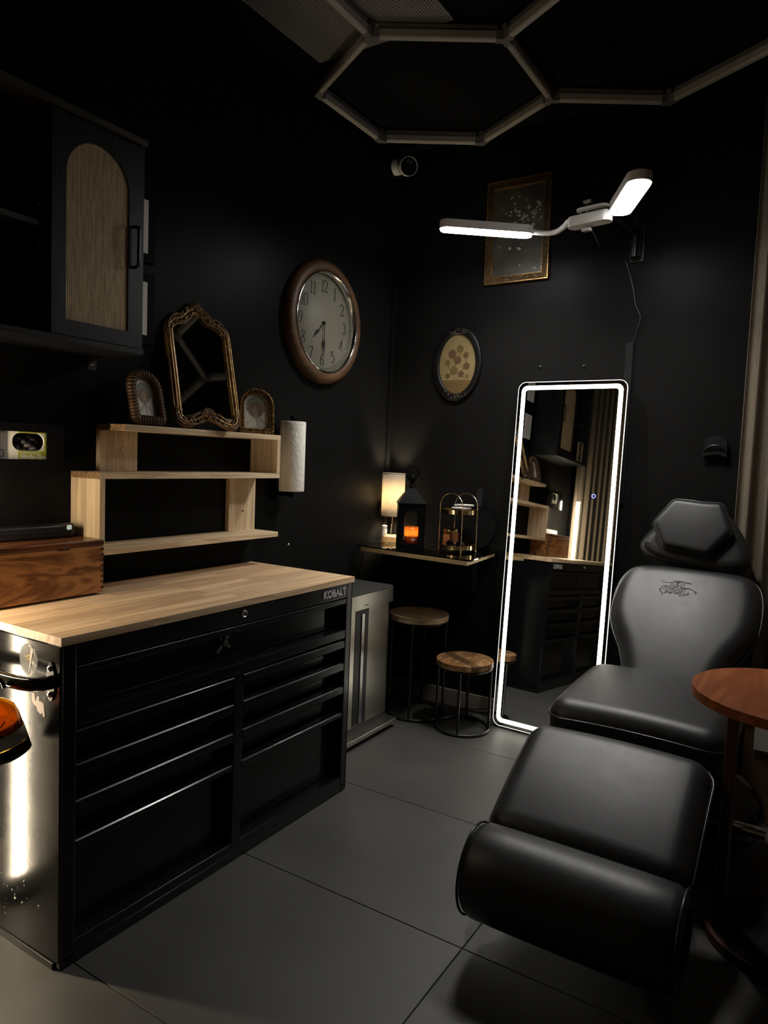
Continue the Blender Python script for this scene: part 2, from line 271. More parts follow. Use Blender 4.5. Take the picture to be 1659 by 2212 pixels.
class MB:
    def __init__(s): s.v = []; s.f = []; s.sm = []
    def add(s, vs, fs, M=None, smooth=False):
        b = len(s.v)
        s.v += [tuple(M @ Vector(p)) if M else tuple(p) for p in vs]
        s.f += [tuple(b + i for i in f) for f in fs]; s.sm += [smooth] * len(fs); return s
    def box(s, x0, x1, y0, y1, z0, z1, M=None):
        v = [(x, y, z) for x in (x0, x1) for y in (y0, y1) for z in (z0, z1)]
        return s.add(v, [(0, 1, 3, 2), (4, 6, 7, 5), (0, 4, 5, 1), (2, 3, 7, 6), (0, 2, 6, 4), (1, 5, 7, 3)], M)
    def cbox(s, c, d, M=None): return s.box(c[0] - d[0] / 2, c[0] + d[0] / 2, c[1] - d[1] / 2, c[1] + d[1] / 2, c[2] - d[2] / 2, c[2] + d[2] / 2, M)
    def prism(s, poly, z0, z1, M=None, smooth=False):
        n = len(poly); v = [(p[0], p[1], z0) for p in poly] + [(p[0], p[1], z1) for p in poly]
        s.add(v, [tuple(reversed(range(n))), tuple(range(n, 2 * n))], M)
        return s.add(v, [(i, (i + 1) % n, n + (i + 1) % n, n + i) for i in range(n)], M, smooth)
    def ringprism(s, outer, inner, z0, z1, M=None):
        n = len(outer); v = [(p[0], p[1], z) for z in (z0, z1) for ring in (outer, inner) for p in ring]
        f = []
        for i in range(n):
            j = (i + 1) % n
            f += [(i, n + i, n + j, j), (2 * n + i, 2 * n + j, 3 * n + j, 3 * n + i), (i, j, 2 * n + j, 2 * n + i), (n + i, 3 * n + i, 3 * n + j, n + j)]
        return s.add(v, f, M)
    def lathe(s, prof, n=32, M=None, cap=True):
        v = []; f = []
        for r, z in prof:
            for k in range(n): v.append((r * math.cos(2 * PI * k / n), r * math.sin(2 * PI * k / n), z))
        for i in range(len(prof) - 1):
            for k in range(n):
                a, b = i * n + k, i * n + (k + 1) % n; f.append((a, b, b + n, a + n))
        s.add(v, f, M, True)
        if cap:
            m = len(prof) - 1
            if prof[0][0] > 1e-5: s.add(v[:n], [tuple(reversed(range(n)))], M)
            if prof[m][0] > 1e-5: s.add(v[m * n:], [tuple(range(n))], M)
        return s
    def cyl(s, a, b, r, n=16, r1=None):
        a, b = Vector(a), Vector(b); d = b - a; q = d.to_track_quat('Z', 'Y').to_matrix().to_4x4(); q.translation = a
        return s.lathe([(r, 0), (r if r1 is None else r1, d.length)], n, q)
    def tube(s, path, r, n=8, closed=False, M=None, flat=1.0):
        P = [Vector(p) for p in path]; N = len(P); v = []; f = []
        up0 = None
        for i, p in enumerate(P):
            a = P[i - 1] if (i > 0 or closed) else p; b = P[(i + 1) % N] if (i < N - 1 or closed) else p
            t = (b - a).normalized()
            if up0 is None: up0 = t.orthogonal().normalized()
            up0 = (up0 - t * up0.dot(t)); up0 = up0.normalized() if up0.length > 1e-6 else t.orthogonal().normalized()
            q = t.cross(up0); rr = r(i / max(1, N - 1)) if callable(r) else r
            for k in range(n):
                an = 2 * PI * k / n; v.append(p + up0 * (rr * math.cos(an)) + q * (rr * math.sin(an) * flat))
        for i in range(N if closed else N - 1):
            for k in range(n):
                a, b = i * n + k, i * n + (k + 1) % n; c, d = ((i + 1) % N) * n + k, ((i + 1) % N) * n + (k + 1) % n
                f.append((a, b, d, c))
        s.add(v, f, M, True)
        if not closed: s.add(v[:n], [tuple(reversed(range(n)))], M); s.add(v[-n:], [tuple(range(n))], M)
        return s
    def ball(s, c, r, n=12, M=None, sc=(1, 1, 1)):
        prof = [(max(1e-6, math.sin(PI * i / n)) * r, -math.cos(PI * i / n) * r) for i in range(n + 1)]
        m = Matrix.Translation(c) @ Matrix.Diagonal((sc[0], sc[1], sc[2], 1))
        return s.lathe(prof, max(8, n), (M @ m) if M else m, False)
    def ribbon(s, path, thick, thin, M, h=0.0008):
        """pen stroke: upstrokes thick, crossbars thin"""
        P = [Vector((p[0], p[1])) for p in path]; v = []; N = len(P)
        for i, p in enumerate(P):
            a = P[max(0, i - 1)]; b = P[min(N - 1, i + 1)]; t = (b - a).normalized(); w = thin + (thick - thin) * abs(t.y) ** 1.5
            nx = Vector((-t.y, t.x)) * w / 2
            for q in (p + nx, p - nx): v += [(q.x, q.y, 0), (q.x, q.y, h)]
        f = []
        for i in range(N - 1):
            a = 4 * i; f += [(a + 1, a + 3, a + 7, a + 5), (a, a + 1, a + 5, a + 4), (a + 2, a + 6, a + 7, a + 3)]
        f += [(0, 2, 3, 1), (4 * N - 4, 4 * N - 3, 4 * N - 1, 4 * N - 2)]
        return s.add(v, f, M)
    def build(s, name, m, parent=None, bevel=0.0, seg=2, loc=None, smooth=None):
        me = bpy.data.meshes.new(name); o = bpy.data.objects.new(name, me); COL.objects.link(o)
        off = OFF[parent] if parent is not None else Vector(loc or (0, 0, 0))
        me.from_pydata([tuple(Vector(p) - off) for p in s.v], [], s.f)
        me.polygons.foreach_set('use_smooth', s.sm if smooth is None else [smooth] * len(s.f))
        me.materials.append(m); me.update()
        if bevel:
            b = o.modifiers.new('bevel', 'BEVEL'); b.width = bevel; b.segments = seg; b.limit_method = 'ANGLE'; b.harden_normals = False
        if parent is not None: o.parent = parent
        else: o.location = off
        OFF[o] = off
        return o
def thing(name, label, cat, loc, group=None):
    o = bpy.data.objects.new(name, None); COL.objects.link(o); o.location = loc; o.empty_display_size = 0.05
    o['label'] = label; o['category'] = cat
    if group: o['group'] = group
    OFF[o] = Vector(loc); return o
def tag(o, label, cat, group=None, kind=None):
    o['label'] = label; o['category'] = cat
    if group: o['group'] = group
    if kind: o['kind'] = kind
    return o
def struct(o): o['kind'] = 'structure'; return o
def rrect(x0, x1, y0, y1, r, n=6):
    out = []
    for cx, cy, a0 in ((x1 - r, y0 + r, -PI / 2), (x1 - r, y1 - r, 0), (x0 + r, y1 - r, PI / 2), (x0 + r, y0 + r, PI)):
        for k in range(n + 1): a = a0 + PI / 2 * k / n; out.append((cx + r * math.cos(a), cy + r * math.sin(a)))
    return out
def ellipse(cx, cy, rx, ry, n=48): return [(cx + rx * math.cos(2 * PI * k / n), cy + ry * math.sin(2 * PI * k / n)) for k in range(n)]
def arch(x0, x1, y0, y1, n=20):
    """arched outline, round head between x0 and x1, top at y1"""
    r = (x1 - x0) / 2; cx = (x0 + x1) / 2
    return [(x0, y0), (x1, y0)] + [(cx + r * math.cos(PI * k / n), y1 - r + r * math.sin(PI * k / n)) for k in range(n + 1)]
def resample(poly, n):
    P = [Vector((p[0], p[1])) for p in poly]; P.append(P[0]); d = [0]
    for a, b in zip(P, P[1:]): d.append(d[-1] + (b - a).length)
    out = []; j = 0
    for k in range(n):
        t = d[-1] * k / n
        while d[j + 1] < t: j += 1
        out.append(P[j].lerp(P[j + 1], (t - d[j]) / max(1e-9, d[j + 1] - d[j])))
    return out
def pad(mb, outline, thick, er, dome, M, n=96, steps=6, curve=None, bot=0.012, boxy=False):
    """upholstered cushion: outline (u,v), rounded edge er, domed face; returns the seam path"""
    P = resample(outline, n); c = sum(P, Vector((0, 0))) / n
    nor = []
    for i in range(n):
        t = (P[(i + 1) % n] - P[i - 1]).normalized(); nor.append(Vector((-t.y, t.x)))
    rings = []
    def cz(p): return curve(p.x, p.y) if curve else 0.0
    rings.append([(P[i] + nor[i] * bot, -thick) for i in range(n)])
    rings.append([(P[i], -thick + bot) for i in range(n)])
    rings.append([(P[i], -er) for i in range(n)])
    for k in range(1, steps + 1):
        a = PI / 2 * k / steps; rings.append([(P[i] + nor[i] * er * (1 - math.cos(a)), -er + er * math.sin(a)) for i in range(n)])
    base = [p for p, _ in rings[-1]]
    ux = [p.x for p in base]; vy = [p.y for p in base]; cu_, cv_ = (min(ux) + max(ux)) / 2, (min(vy) + max(vy)) / 2; hu, hv = (max(ux) - min(ux)) / 2, (max(vy) - min(vy)) / 2
    for k in range(1, 13):
        t = k / 13.0; ring = []; ramp = min(1.0, t / 0.16) if boxy else 1.0
        for i in range(n):
            p = base[i].lerp(c, t)
            h_ = (1 - abs((p.x - cu_) / hu) ** 2.2) * (1 - abs((p.y - cv_) / hv) ** 2.2) * ramp if boxy else 1 - (1 - t) ** 3
            ring.append((p, dome * h_))
        rings.append(ring)
    m = len(rings)
    if boxy: dome *= (1 - abs((c.x - cu_) / hu) ** 2.2) * (1 - abs((c.y - cv_) / hv) ** 2.2)
    vs = []
    for ring in rings: vs += [(p.x, p.y, z + cz(p)) for p, z in ring]
    m = len(rings); fs = [(k * n + i, k * n + (i + 1) % n, (k + 1) * n + (i + 1) % n, (k + 1) * n + i) for k in range(m - 1) for i in range(n)]
    vs.append((c.x, c.y, dome + cz(c))); fs += [((m - 1) * n + i, (m - 1) * n + (i + 1) % n, m * n) for i in range(n)]
    fs.append(tuple(reversed(range(n))))
    mb.add(vs, fs, M, True)
    return [M @ Vector((p.x - nr.x * 0.002, p.y - nr.y * 0.002, -er * 0.9 + cz(p))) for p, nr in zip(P, nor)]
def text(body, size, M, ext=0.0006, mb=None, sx=1.0, align='CENTER', bold=0.0):
    cu = bpy.data.curves.new('t', 'FONT'); cu.body = body; cu.size = size; cu.offset = bold; cu.extrude = ext; cu.align_x = align; cu.align_y = 'CENTER'; cu.resolution_u = 3
    o = bpy.data.objects.new('t', cu); COL.objects.link(o); dg = bpy.context.evaluated_depsgraph_get(); me = o.evaluated_get(dg).to_mesh()
    mb = mb or MB(); mb.add([(v.co.x * sx, v.co.y, v.co.z) for v in me.vertices], [tuple(p.vertices) for p in me.polygons], M)
    o.evaluated_get(dg).to_mesh_clear(); bpy.data.objects.remove(o); bpy.data.curves.remove(cu); return mb
LW = lambda x, y, z: frame((x, y, z), (0, 1, 0), (0, 0, 1), (1, 0, 0))     # on the left wall: u along +y, v up, out +x
BW = lambda x, y, z: frame((x, y, z), (1, 0, 0), (0, 0, 1), (0, -1, 0))    # on the back wall: u along +x, v up, out -y
SW = lambda x, y, z: frame((x, y, z), (1, 0, 0), (0, 0, 1), (0, -1, 0))

# ------------------------------------------------------------------ room shell
ZC = 2.83
struct(MB().box(-0.1, 0, -4.7, 0.1, -0.05, ZC + 0.1).build('wall_left', WALL))
struct(MB().box(0, 2.9, 0, 0.1, -0.05, ZC + 0.1).build('wall_back', WALL))
struct(MB().box(2.8, 2.9, -4.7, 0, -0.05, ZC + 0.1).build('wall_right', WALL))
struct(MB().box(0, 2.8, -4.7, -4.6, -0.05, ZC + 0.1).build('wall_front', WALL))
struct(MB().box(0, 2.8, -4.6, 0, ZC, ZC + 0.1).build('ceiling', CEIL))
fl = struct(MB().box(0, 2.8, -4.6, 0, -0.05, -0.003).build('floor', GROUT))
xs = [0, 0.092, 1.292, 2.492, 2.8]; ys = [0, -0.4365, -1.037, -1.6376, -2.2378, -2.838, -3.4385, -4.039, -4.6]
g = 0.0014
for i in range(len(xs) - 1):
    for j in range(len(ys) - 1):
        MB().box(xs[i] + g, xs[i + 1] - g, ys[j + 1] + g, ys[j] - g, -0.012, 0.0).build('tile', TILE, fl, bevel=0.0008, seg=1)
struct(MB().box(0.0, 1.66, -0.014, 0, 0, 0.088).build('baseboard_back', BASEB, bevel=0.003))
struct(MB().box(0, 0.014, -2.5, -0.014, 0, 0.088).build('baseboard_left', BASEB, bevel=0.003))
struct(MB().box(0.0, 0.016, -0.05, -0.022, 0.088, ZC).build('trim_1', WALL))

# ------------------------------------------------------------------ ceiling: vent and honeycomb light
v = thing('ceiling_vent', 'perforated metal vent panel in the black ceiling behind the hexagon light', 'vent', (0.46, -1.3, ZC - 0.012))
MB().box(0.157, 0.757, -1.55, -0.905, ZC - 0.006, ZC - 0.001).build('perforated_panel', PERF, v)
fr = MB(); fr.ringprism([(0.145, -1.562), (0.769, -1.562), (0.769, -0.893), (0.145, -0.893)], [(0.157, -1.55), (0.757, -1.55), (0.757, -0.905), (0.157, -0.905)], ZC - 0.008, ZC - 0.0005)
fr.build('frame', CEIL, v)
hx = thing('honeycomb_light', 'unlit honeycomb ceiling light of pale tubes with clear corner joints', 'ceiling light', (0.9, -0.5, ZC))
a = 0.487; cx, cy = 0.483, -0.546; hz = 2.785
def hexv(cx, cy): return [(cx + a * math.cos(R(30 + 60 * k)), cy + a * math.sin(R(30 + 60 * k))) for k in range(6)]
edges = {}; nodes = {}
dx = a * math.sqrt(3)
for ox, oy in ((0, 0), (dx, 0), (dx / 2, -1.5 * a), (-dx / 2 + dx, -1.5 * a), (1.5 * dx, -1.5 * a)):
    H = hexv(cx + ox, cy + oy)
    for k in range(6):
        p, q = H[k], H[(k + 1) % 6]; kp, kq = tuple(round(c, 2) for c in p), tuple(round(c, 2) for c in q)
        if max(p[0], q[0]) > 2.6 or max(p[1], q[1]) > -0.01: continue
        edges[tuple(sorted((kp, kq)))] = (p, q)
deg = {}
for (kp, kq), (p, q) in edges.items():
    p = Vector((*p, hz)); q = Vector((*q, hz)); d = (q - p).normalized(); sd = Vector((0, 0, 1)).cross(d)
    Mx = frame(p, d, sd, (0, 0, 1)); Ln = (q - p).length
    MB().prism([(-0.013, -0.012), (-0.009, -0.017), (0.009, -0.017), (0.013, -0.012), (0.013, 0.012), (-0.013, 0.012)], 0.028, Ln - 0.028, Mx @ frame((0, 0, 0), (0, 1, 0), (0, 0, 1), (1, 0, 0)), True).build('light_tube', HEXW, hx, smooth=False)
    MB().box(0.03, Ln - 0.03, -0.008, 0.008, 0.012, 0.034, Mx).build('channel', HEXD, hx)
    for n_, dd in ((p, d), (q, -d)): deg.setdefault(tuple(round(c, 2) for c in n_), [n_, []])[1].append(dd)
for n_, ds in deg.values():
    m = MB(); m.lathe([(0.014, -0.019), (0.017, -0.016), (0.017, 0.038)], 12, Matrix.Translation(n_))
    for d in ds:
        sd = Vector((0, 0, 1)).cross(d); m.box(0.01, 0.034, -0.0145, 0.0145, -0.018, 0.014, frame(n_, d, sd, (0, 0, 1)))
    m.build('connector', HEXD, hx)
    MB().cyl(n_ + Vector((0, 0, 0.03)), (n_.x, n_.y, ZC), 0.0025, 6).build('hanger', CHROME, hx)

# ------------------------------------------------------------------ tool chest
tx0, tx1, ty0, ty1, tz = 0.036, 0.535, -2.277, -1.09, 0.7955
chest = thing('tool_chest', 'long black nine-drawer steel tool chest under the wooden worktop', 'tool chest', (0.285, -1.68, 0))
b = MB()
b.box(tx0, tx1, ty0, ty0 + 0.006, 0.004, tz).box(tx0, tx1, ty1 - 0.006, ty1, 0.004, tz).box(tx0, tx0 + 0.006, ty0, ty1, 0.02, tz)
b.box(tx0, tx1 - 0.05, ty0, ty1, tz - 0.01, tz).box(tx0, tx1, ty0, ty1, 0.02, 0.03)
b.box(tx1 - 0.06, tx1, ty0 + 0.0055, ty0 + 0.04, 0.004, tz - 0.001).box(tx1 - 0.06, tx1, ty1 - 0.037, ty1 - 0.0055, 0.004, tz - 0.001)
b.box(tx1 - 0.06, tx1 - 0.0015, -1.70, -1.662, 0.05, 0.60)
b.box(tx1 - 0.06, tx1 - 0.0005, ty0 + 0.039, ty1 - 0.036, 0.744, tz).box(tx1 - 0.06, tx1 - 0.001, ty0 + 0.039, ty1 - 0.036, 0.591, 0.622)
b.box(tx1 - 0.06, tx1 - 0.001, ty0 + 0.039, ty1 - 0.036, 0.004, 0.058)
b.build('body', GLOSSBLK, chest, bevel=0.0025)
SIDEBLK.node_tree.nodes['Principled BSDF'].inputs['Specular IOR Level'].default_value = 0.22
MB().box(tx0 + 0.004, tx1 - 0.004, ty0 - 0.0016, ty0 + 0.001, 0.02, tz - 0.004).build('side_panel', SIDEBLK, chest, bevel=0.001)
MB().box(tx0 + 0.01, tx1 - 0.02, ty0 - 0.006, ty0, 0.0005, 0.016).build('bottom_rail', BLKMET, chest, bevel=0.002)
def drawer(y0, y1, ztop, zbar, zbot):
    d = MB().box(tx1 - 0.062, tx1 - 0.048, y0 + 0.002, y1 - 0.002, zbot + 0.003, ztop - 0.002)
    d.box(tx1 - 0.30, tx1 - 0.06, y0 + 0.01, y1 - 0.01, zbot + 0.01, ztop - 0.01)
    d = d.build('drawer', GLOSSBLK, chest, bevel=0.0015)
    Mh = frame((tx1, y0 + 0.003, ztop - 0.002), (-1, 0, 0), (0, 0, -1), (0, 1, 0)); hh = ztop - zbar
    MB().prism([(0.05, 0), (0.006, 0), (0.001, 0.004), (0.001, hh - 0.008), (0.006, hh - 0.003), (0.013, hh - 0.003), (0.013, hh - 0.007), (0.006, hh - 0.008), (0.006, 0.006), (0.05, 0.004)], 0, y1 - y0 - 0.006, Mh).build('handle', GLOSSBLK, d, bevel=0.001)
drawer(ty0 + 0.04, ty1 - 0.037, 0.743, 0.715, 0.622)
for y0, y1 in ((ty0 + 0.04, -1.70), (-1.662, ty1 - 0.037)):
    for zt, zb, zl in ((0.585, 0.55, 0.503), (0.501, 0.465, 0.413), (0.411, 0.377, 0.314), (0.312, 0.288, 0.058)): drawer(y0, y1, zt, zb, zl)
k = MB().lathe([(0.0125, 0), (0.0125, 0.003), (0.010, 0.005), (0.0075, 0.005), (0.0075, 0.002), (0.0001, 0.002)], 20, LW(tx1, -1.671, 0.772)).build('lock', CHROME, chest)
MB().cbox((0, 0, 0.003), (0.002, 0.008, 0.002), LW(tx1, -1.671, 0.772)).build('keyhole', INK, k)
MB().add([], []); lt = text('KOBALT', 0.037, LW(tx1 + 0.0007, -1.204, 0.7685), 0.0012, sx=0.97, bold=0.0012); lt.build('lettering', SILVER, chest)
for x in (0.10, 0.50):
    h = MB().prism(ellipse(0, 0, 0.016, 0.047, 24), 0, 0.004, SW(x, ty0 - 0.0016, 0.707)).build('handle_plate', BLKMET, chest, bevel=0.001)
    for z in (0.738, 0.676): MB().lathe([(0.008, 0), (0.0075, 0.004), (0.004, 0.0065), (0.0001, 0.007)], 14, SW(x, ty0 - 0.005, z)).build('bolt', CHROME, h)
hp = smoothpath([(0.506, ty0 - 0.006, 0.707), (0.50, ty0 - 0.03, 0.707), (0.475, ty0 - 0.048, 0.707), (0.42, ty0 - 0.056, 0.707), (0.30, ty0 - 0.058, 0.707), (0.18, ty0 - 0.056, 0.707), (0.125, ty0 - 0.048, 0.707), (0.10, ty0 - 0.03, 0.707), (0.094, ty0 - 0.006, 0.707)], 5)
MB().tube(hp, 0.0165, 14).build('push_handle', mat('gloss_black_tube', (0.005, 0.005, 0.005), 0.12), chest)
st = MB().prism(ellipse(0, 0, 0.037, 0.039, 36), 0, 0.0006, SW(0.408, ty0 - 0.0016, 0.742)).build('round_sticker', scuffed('clear_worn_sticker', (0.02, 0.02, 0.02), 0.5, 0.33), chest)
sm = MB()
for kk in range(8):
    an = kk * PI / 4; L_ = 0.022 if kk % 2 == 0 else 0.013
    if kk in (2, 6): L_ = 0.024
    sm.prism([(0, -0.0016), (L_, 0), (0, 0.0016)], 0, 0.0004, SW(0.407, ty0 - 0.0022, 0.748) @ RZ(an))
sm.build('star_print', YELLOW, st)
sx_ = MB()
for ch, ang in zip('CHRYSOS', [-48, -32, -16, 0, 16, 32, 48]):
    rr = 0.0285; an = R(-90 + ang); text(ch, 0.0095, SW(0.408, ty0 - 0.0024, 0.742) @ T(rr * math.cos(an), rr * math.sin(an), 0) @ RZ(R(ang * 0.8)), 0.0002, sx_)
sx_.build('sticker_lettering', mat('grey_ink', (0.35, 0.33, 0.3), 0.6), st)
MB().prism([(0.010, 0.036), (0.014, 0.030), (0.019, 0.030), (0.020, 0.024), (0.015, 0.010), (0.012, -0.006), (0.006, -0.022), (0.003, -0.034), (0.002, -0.030), (0.004, -0.012), (0.007, 0.006), (0.009, 0.024)], 0, 0.0006, SW(0.408, ty0 - 0.0024, 0.742)).build('torn_strip', TORN, st)
MB().prism([(-0.027, 0.03), (-0.017, 0.03), (-0.011, 0.01), (-0.006, 0.026), (0.003, 0.025), (0.002, 0.015), (0.009, 0.016), (0.02, 0.012), (0.023, -0.002), (0.026, -0.018), (0.019, -0.02), (0.014, -0.010), (0.008, -0.016), (-0.004, -0.010), (-0.009, 0.0), (-0.02, 0.002), (-0.027, 0.012)], 0, 0.0007, SW(0.449, ty0 - 0.0016, 0.634)).build('torn_label', TORN, chest)
# magnet on the top drawer
mg = thing('magnet', 'small grey cross-shaped metal magnet on the top drawer front', 'magnet', (tx1 - 0.047, -1.71, 0.688))
Mm = LW(tx1 - 0.048, -1.709, 0.684)
MB().cbox((0, 0, 0.003), (0.078, 0.013, 0.005), Mm @ RZ(R(45))).build('long_bar', mat('dull_steel', (0.22, 0.22, 0.22), 0.4, metal=0.7), mg, bevel=0.0012)
MB().cbox((0.004, 0, 0.005), (0.058, 0.009, 0.004), Mm @ RZ(R(-38))).build('short_bar', mat('dull_steel_dark', (0.16, 0.16, 0.16), 0.4, metal=0.7), mg, bevel=0.0012)
MB().lathe([(0.012, 0.002), (0.012, 0.009), (0.009, 0.011), (0.0001, 0.011)], 20, Mm).build('hub', mat('dull_steel_hub', (0.12, 0.12, 0.12), 0.35, metal=0.7), mg)
# worktop
wt = thing('worktop', 'pale butcher block worktop of glued wooden staves on the tool chest', 'worktop', (0.285, -1.68, tz))
wx0, wx1, wy0, wy1, wz0, wz1 = 0.024, 0.5395, -2.2805, -1.086, 0.7962, 0.8165
rows = 10; rw = (wx1 - wx0) / rows
for i in range(rows):
    y = wy0; first = True
    while y < wy1 - 0.001:
        Ln = random.uniform(0.22, 0.52) * (random.uniform(0.3, 1) if first else 1); first = False
        y2 = y + Ln if y + Ln < wy1 - 0.12 else wy1
        MB().box(wx0 + i * rw, wx0 + (i + 1) * rw, y, y2, wz0, wz1).build('stave', BUTCHER, wt, bevel=0.0004, seg=1); y = y2

# ------------------------------------------------------------------ shelf unit
sh = thing('wall_shelf', 'zigzag wall shelf of three pale pine boards above the worktop', 'shelf', (0.0, -1.45, 0.93))
D = 0.1435
for (y0, y1, zt) in ((-1.802, -1.062, 1.333), (-1.891, -1.062, 1.182), (-1.872, -1.062, 0.9475)):
    bd = MB().box(0.0005, D, y0, y1, zt - 0.0195, zt).build('shelf_board', PINE, sh, bevel=0.0012)
    if zt > 1: MB().box(0.0007, D - 0.0004, y0 - 0.0006, y0, zt - 0.0193, zt - 0.0002).build('end_grain', ENDGR, bd)
MB().box(0.0005, D, -1.891, -1.872, 0.928, 1.1622).build('upright', PINEZ, sh, bevel=0.0012)
MB().box(0.0005, D, -1.081, -1.062, 1.1822, 1.3133).build('upright', PINEZ, sh, bevel=0.0012)
for y0, y1, z0, z1, ys_, zs in ((-1.802, -1.655, 1.1822, 1.3133, -1.717, 1.255), (-1.216, -1.066, 0.9477, 1.1622, -1.139, 1.025)):
    bb = MB().box(0.0005, 0.0195, y0, y1, z0, z1).build('back_board', PINEZ, sh, bevel=0.0012)
    MB().lathe([(0.0065, 0), (0.0065, 0.001), (0.004, 0.003), (0.0001, 0.0035)], 14, LW(0.0195, ys_, zs)).build('screw', CHROME, bb)

# ------------------------------------------------------------------ wooden box and printer on the worktop
bx = thing('wooden_box', 'lidded acacia wooden box on the left end of the worktop', 'box', (0.10, -2.08, wz1))
X0, X1, Y0, Y1, Z0, Z1 = 0.022, 0.172, -2.268, -1.897, wz1 + 0.006, 0.978
MB().box(X0, X1, Y0, Y1, Z0, Z1 - 0.014).build('body', ACACIA, bx, bevel=0.0015)
MB().box(X0 - 0.001, X1 + 0.002, Y0 - 0.001, Y1 + 0.001, Z1 - 0.013, Z1 + 0.004).build('lid', ACACIAD, bx, bevel=0.003)
MB().prism([(-0.022, 0.0), (-0.017, -0.005), (0.017, -0.005), (0.022, 0.0)], 0, 0.0012, LW(X1, -2.03, Z1 - 0.0135)).build('finger_notch', mat('dark_notch', (0.03, 0.012, 0.006), 0.6), bx)
fj = mat('dark_joint_wood', (0.035, 0.013, 0.006), 0.5)
for kk in range(8):
    z = Z0 + 0.012 + kk * 0.0165; MB().box(X1 - 0.02, X1 + 0.0006, Y1 - 0.009, Y1 + 0.0006, z, z + 0.0075).build('finger_joint', fj, bx)
for x in (X0 + 0.015, X1 - 0.02):
    for y in (Y0 + 0.02, Y1 - 0.02): MB().cyl((x, y, wz1), (x, y, Z0), 0.006, 10).build('foot', BLKPLA, bx)
pr = thing('stencil_printer', 'slim black portable printer lying on the wooden box lid', 'printer', (0.05, -2.1, Z1 + 0.004))
Mp = frame((0, Y0 + 0.005, 0), (1, 0, 0), (0, 0, 1), (0, 1, 0))
zz = Z1 + 0.0045
MB().prism(rrect(0.026, 0.074, zz, zz + 0.043, 0.012, 5), 0, 0.335, Mp, True).build('body', BLKPLA, pr)
MB().box(0.0745, 0.0755, Y0 + 0.01, Y0 + 0.29, zz + 0.021, zz + 0.026).build('paper_slot', INK, pr)
MB().prism(rrect(-0.008, 0.008, -0.007, 0.007, 0.0035, 4), 0, 0.0008, LW(0.0745, Y0 + 0.322, zz + 0.031)).build('power_button', ICON, pr)

# ------------------------------------------------------------------ glove dispenser
gd = thing('glove_dispenser', 'black acrylic glove box holder mounted on the left wall', 'glove holder', (0.05, -2.1, 1.18))
gy0, gy1, gz0, gz1, gx = -2.235, -1.983, 1.179, 1.317, 0.10
oy0, oy1, oz0, oz1 = -2.172, -2.036, 1.2165, 1.293
outer = resample([(gy0, gz0), (gy1, gz0), (gy1, gz1), (gy0, gz1)], 64)
def ringmatch(o, inn):
    c = Vector(((gy0 + gy1) / 2, (gz0 + gz1) / 2)); return o, inn
ob = [(gy0, gz0), (gy1, gz0), (gy1, gz1), (gy0, gz1)]; ib = [(oy0, oz0), (oy1, oz0), (oy1, oz1), (oy0, oz1)]
Mg = frame((0, 0, 0), (0, 1, 0), (0, 0, 1), (1, 0, 0))
MB().ringprism(ob, ib, gx - 0.004, gx, Mg).build('front_plate', ACRYL, gd)
g_ = MB().box(0.0005, gx - 0.004, gy0, gy0 + 0.004, gz0, gz1).box(0.0005, gx - 0.004, gy1 - 0.004, gy1, gz0, gz1)
g_.box(0.0005, gx - 0.004, gy0, gy1, gz0, gz0 + 0.004).box(0.0005, gx - 0.004, gy0, gy1, gz1 - 0.004, gz1)
g_.build('case', ACRYL, gd)
gb = thing('glove_box', 'white and lime nitrile glove carton inside the black wall holder', 'glove box', (0.05, -2.1, gz0 + 0.004))
def slot(n=10):
    a_, b_, c_, d_ = -2.134, -2.04, 1.2405, 1.2895; return rrect(a_, b_, c_, d_, 0.0235, n)
so = resample([(-2.229, gz0 + 0.006), (-1.99, gz0 + 0.006), (-1.99, gz1 - 0.006), (-2.229, gz1 - 0.006)], 44)
si = slot()
def polar_ring(inner, box):
    c = Vector((sum(p[0] for p in inner) / len(inner), sum(p[1] for p in inner) / len(inner))); out = []
    for p in inner:
        d = Vector(p) - c; ts = []
        if d.x: ts.append(((box[1] if d.x > 0 else box[0]) - c.x) / d.x)
        if d.y: ts.append(((box[3] if d.y > 0 else box[2]) - c.y) / d.y)
        t = min(ts); out.append((c.x + d.x * t, c.y + d.y * t))
    for q in ((box[0], box[2]), (box[1], box[2]), (box[1], box[3]), (box[0], box[3])):
        k = min(range(len(out)), key=lambda i: (Vector(out[i]) - Vector(q)).length); out[k] = q
    return out
BXG = (-2.229, -1.99, gz0 + 0.006, gz1 - 0.006)
MB().ringprism(polar_ring(si, BXG), si, 0.088, 0.092, Mg).box(0.004, 0.088, BXG[0], BXG[1], BXG[2], BXG[2] + 0.002).box(0.004, 0.006, BXG[0], BXG[1], BXG[2], BXG[3]).build('carton', PAPERW, gb)
gs = MB().box(0.0921, 0.0925, -2.117, -1.995, BXG[2], 1.2395)
for seg in ((-2.117, -2.0375, 1.29, BXG[3]), (-2.0385, -1.995, 1.2395, BXG[3])): gs.box(0.0921, 0.0925, *seg)
gs.build('lime_panel', GREENL, gb)
text('Medical Examination', 0.0072, LW(0.0926, -2.112, 1.2345), 0.0002, align='LEFT').build('small_lettering', PAPERW, gb)
text('Nitrile Gloves', 0.0165, LW(0.0926, -2.112, 1.2235), 0.0002, align='LEFT', bold=0.0005).build('large_lettering', PAPERW, gb)
MB().ringprism(rrect(-2.178, -2.158, 1.222, 1.242, 0.004, 4), rrect(-2.176, -2.160, 1.224, 1.240, 0.003, 4), 0.0921, 0.0924, Mg).build('grey_icon', INK, gb)
gl = MB(); vs = []; fs = []; nu, nv = 22, 14
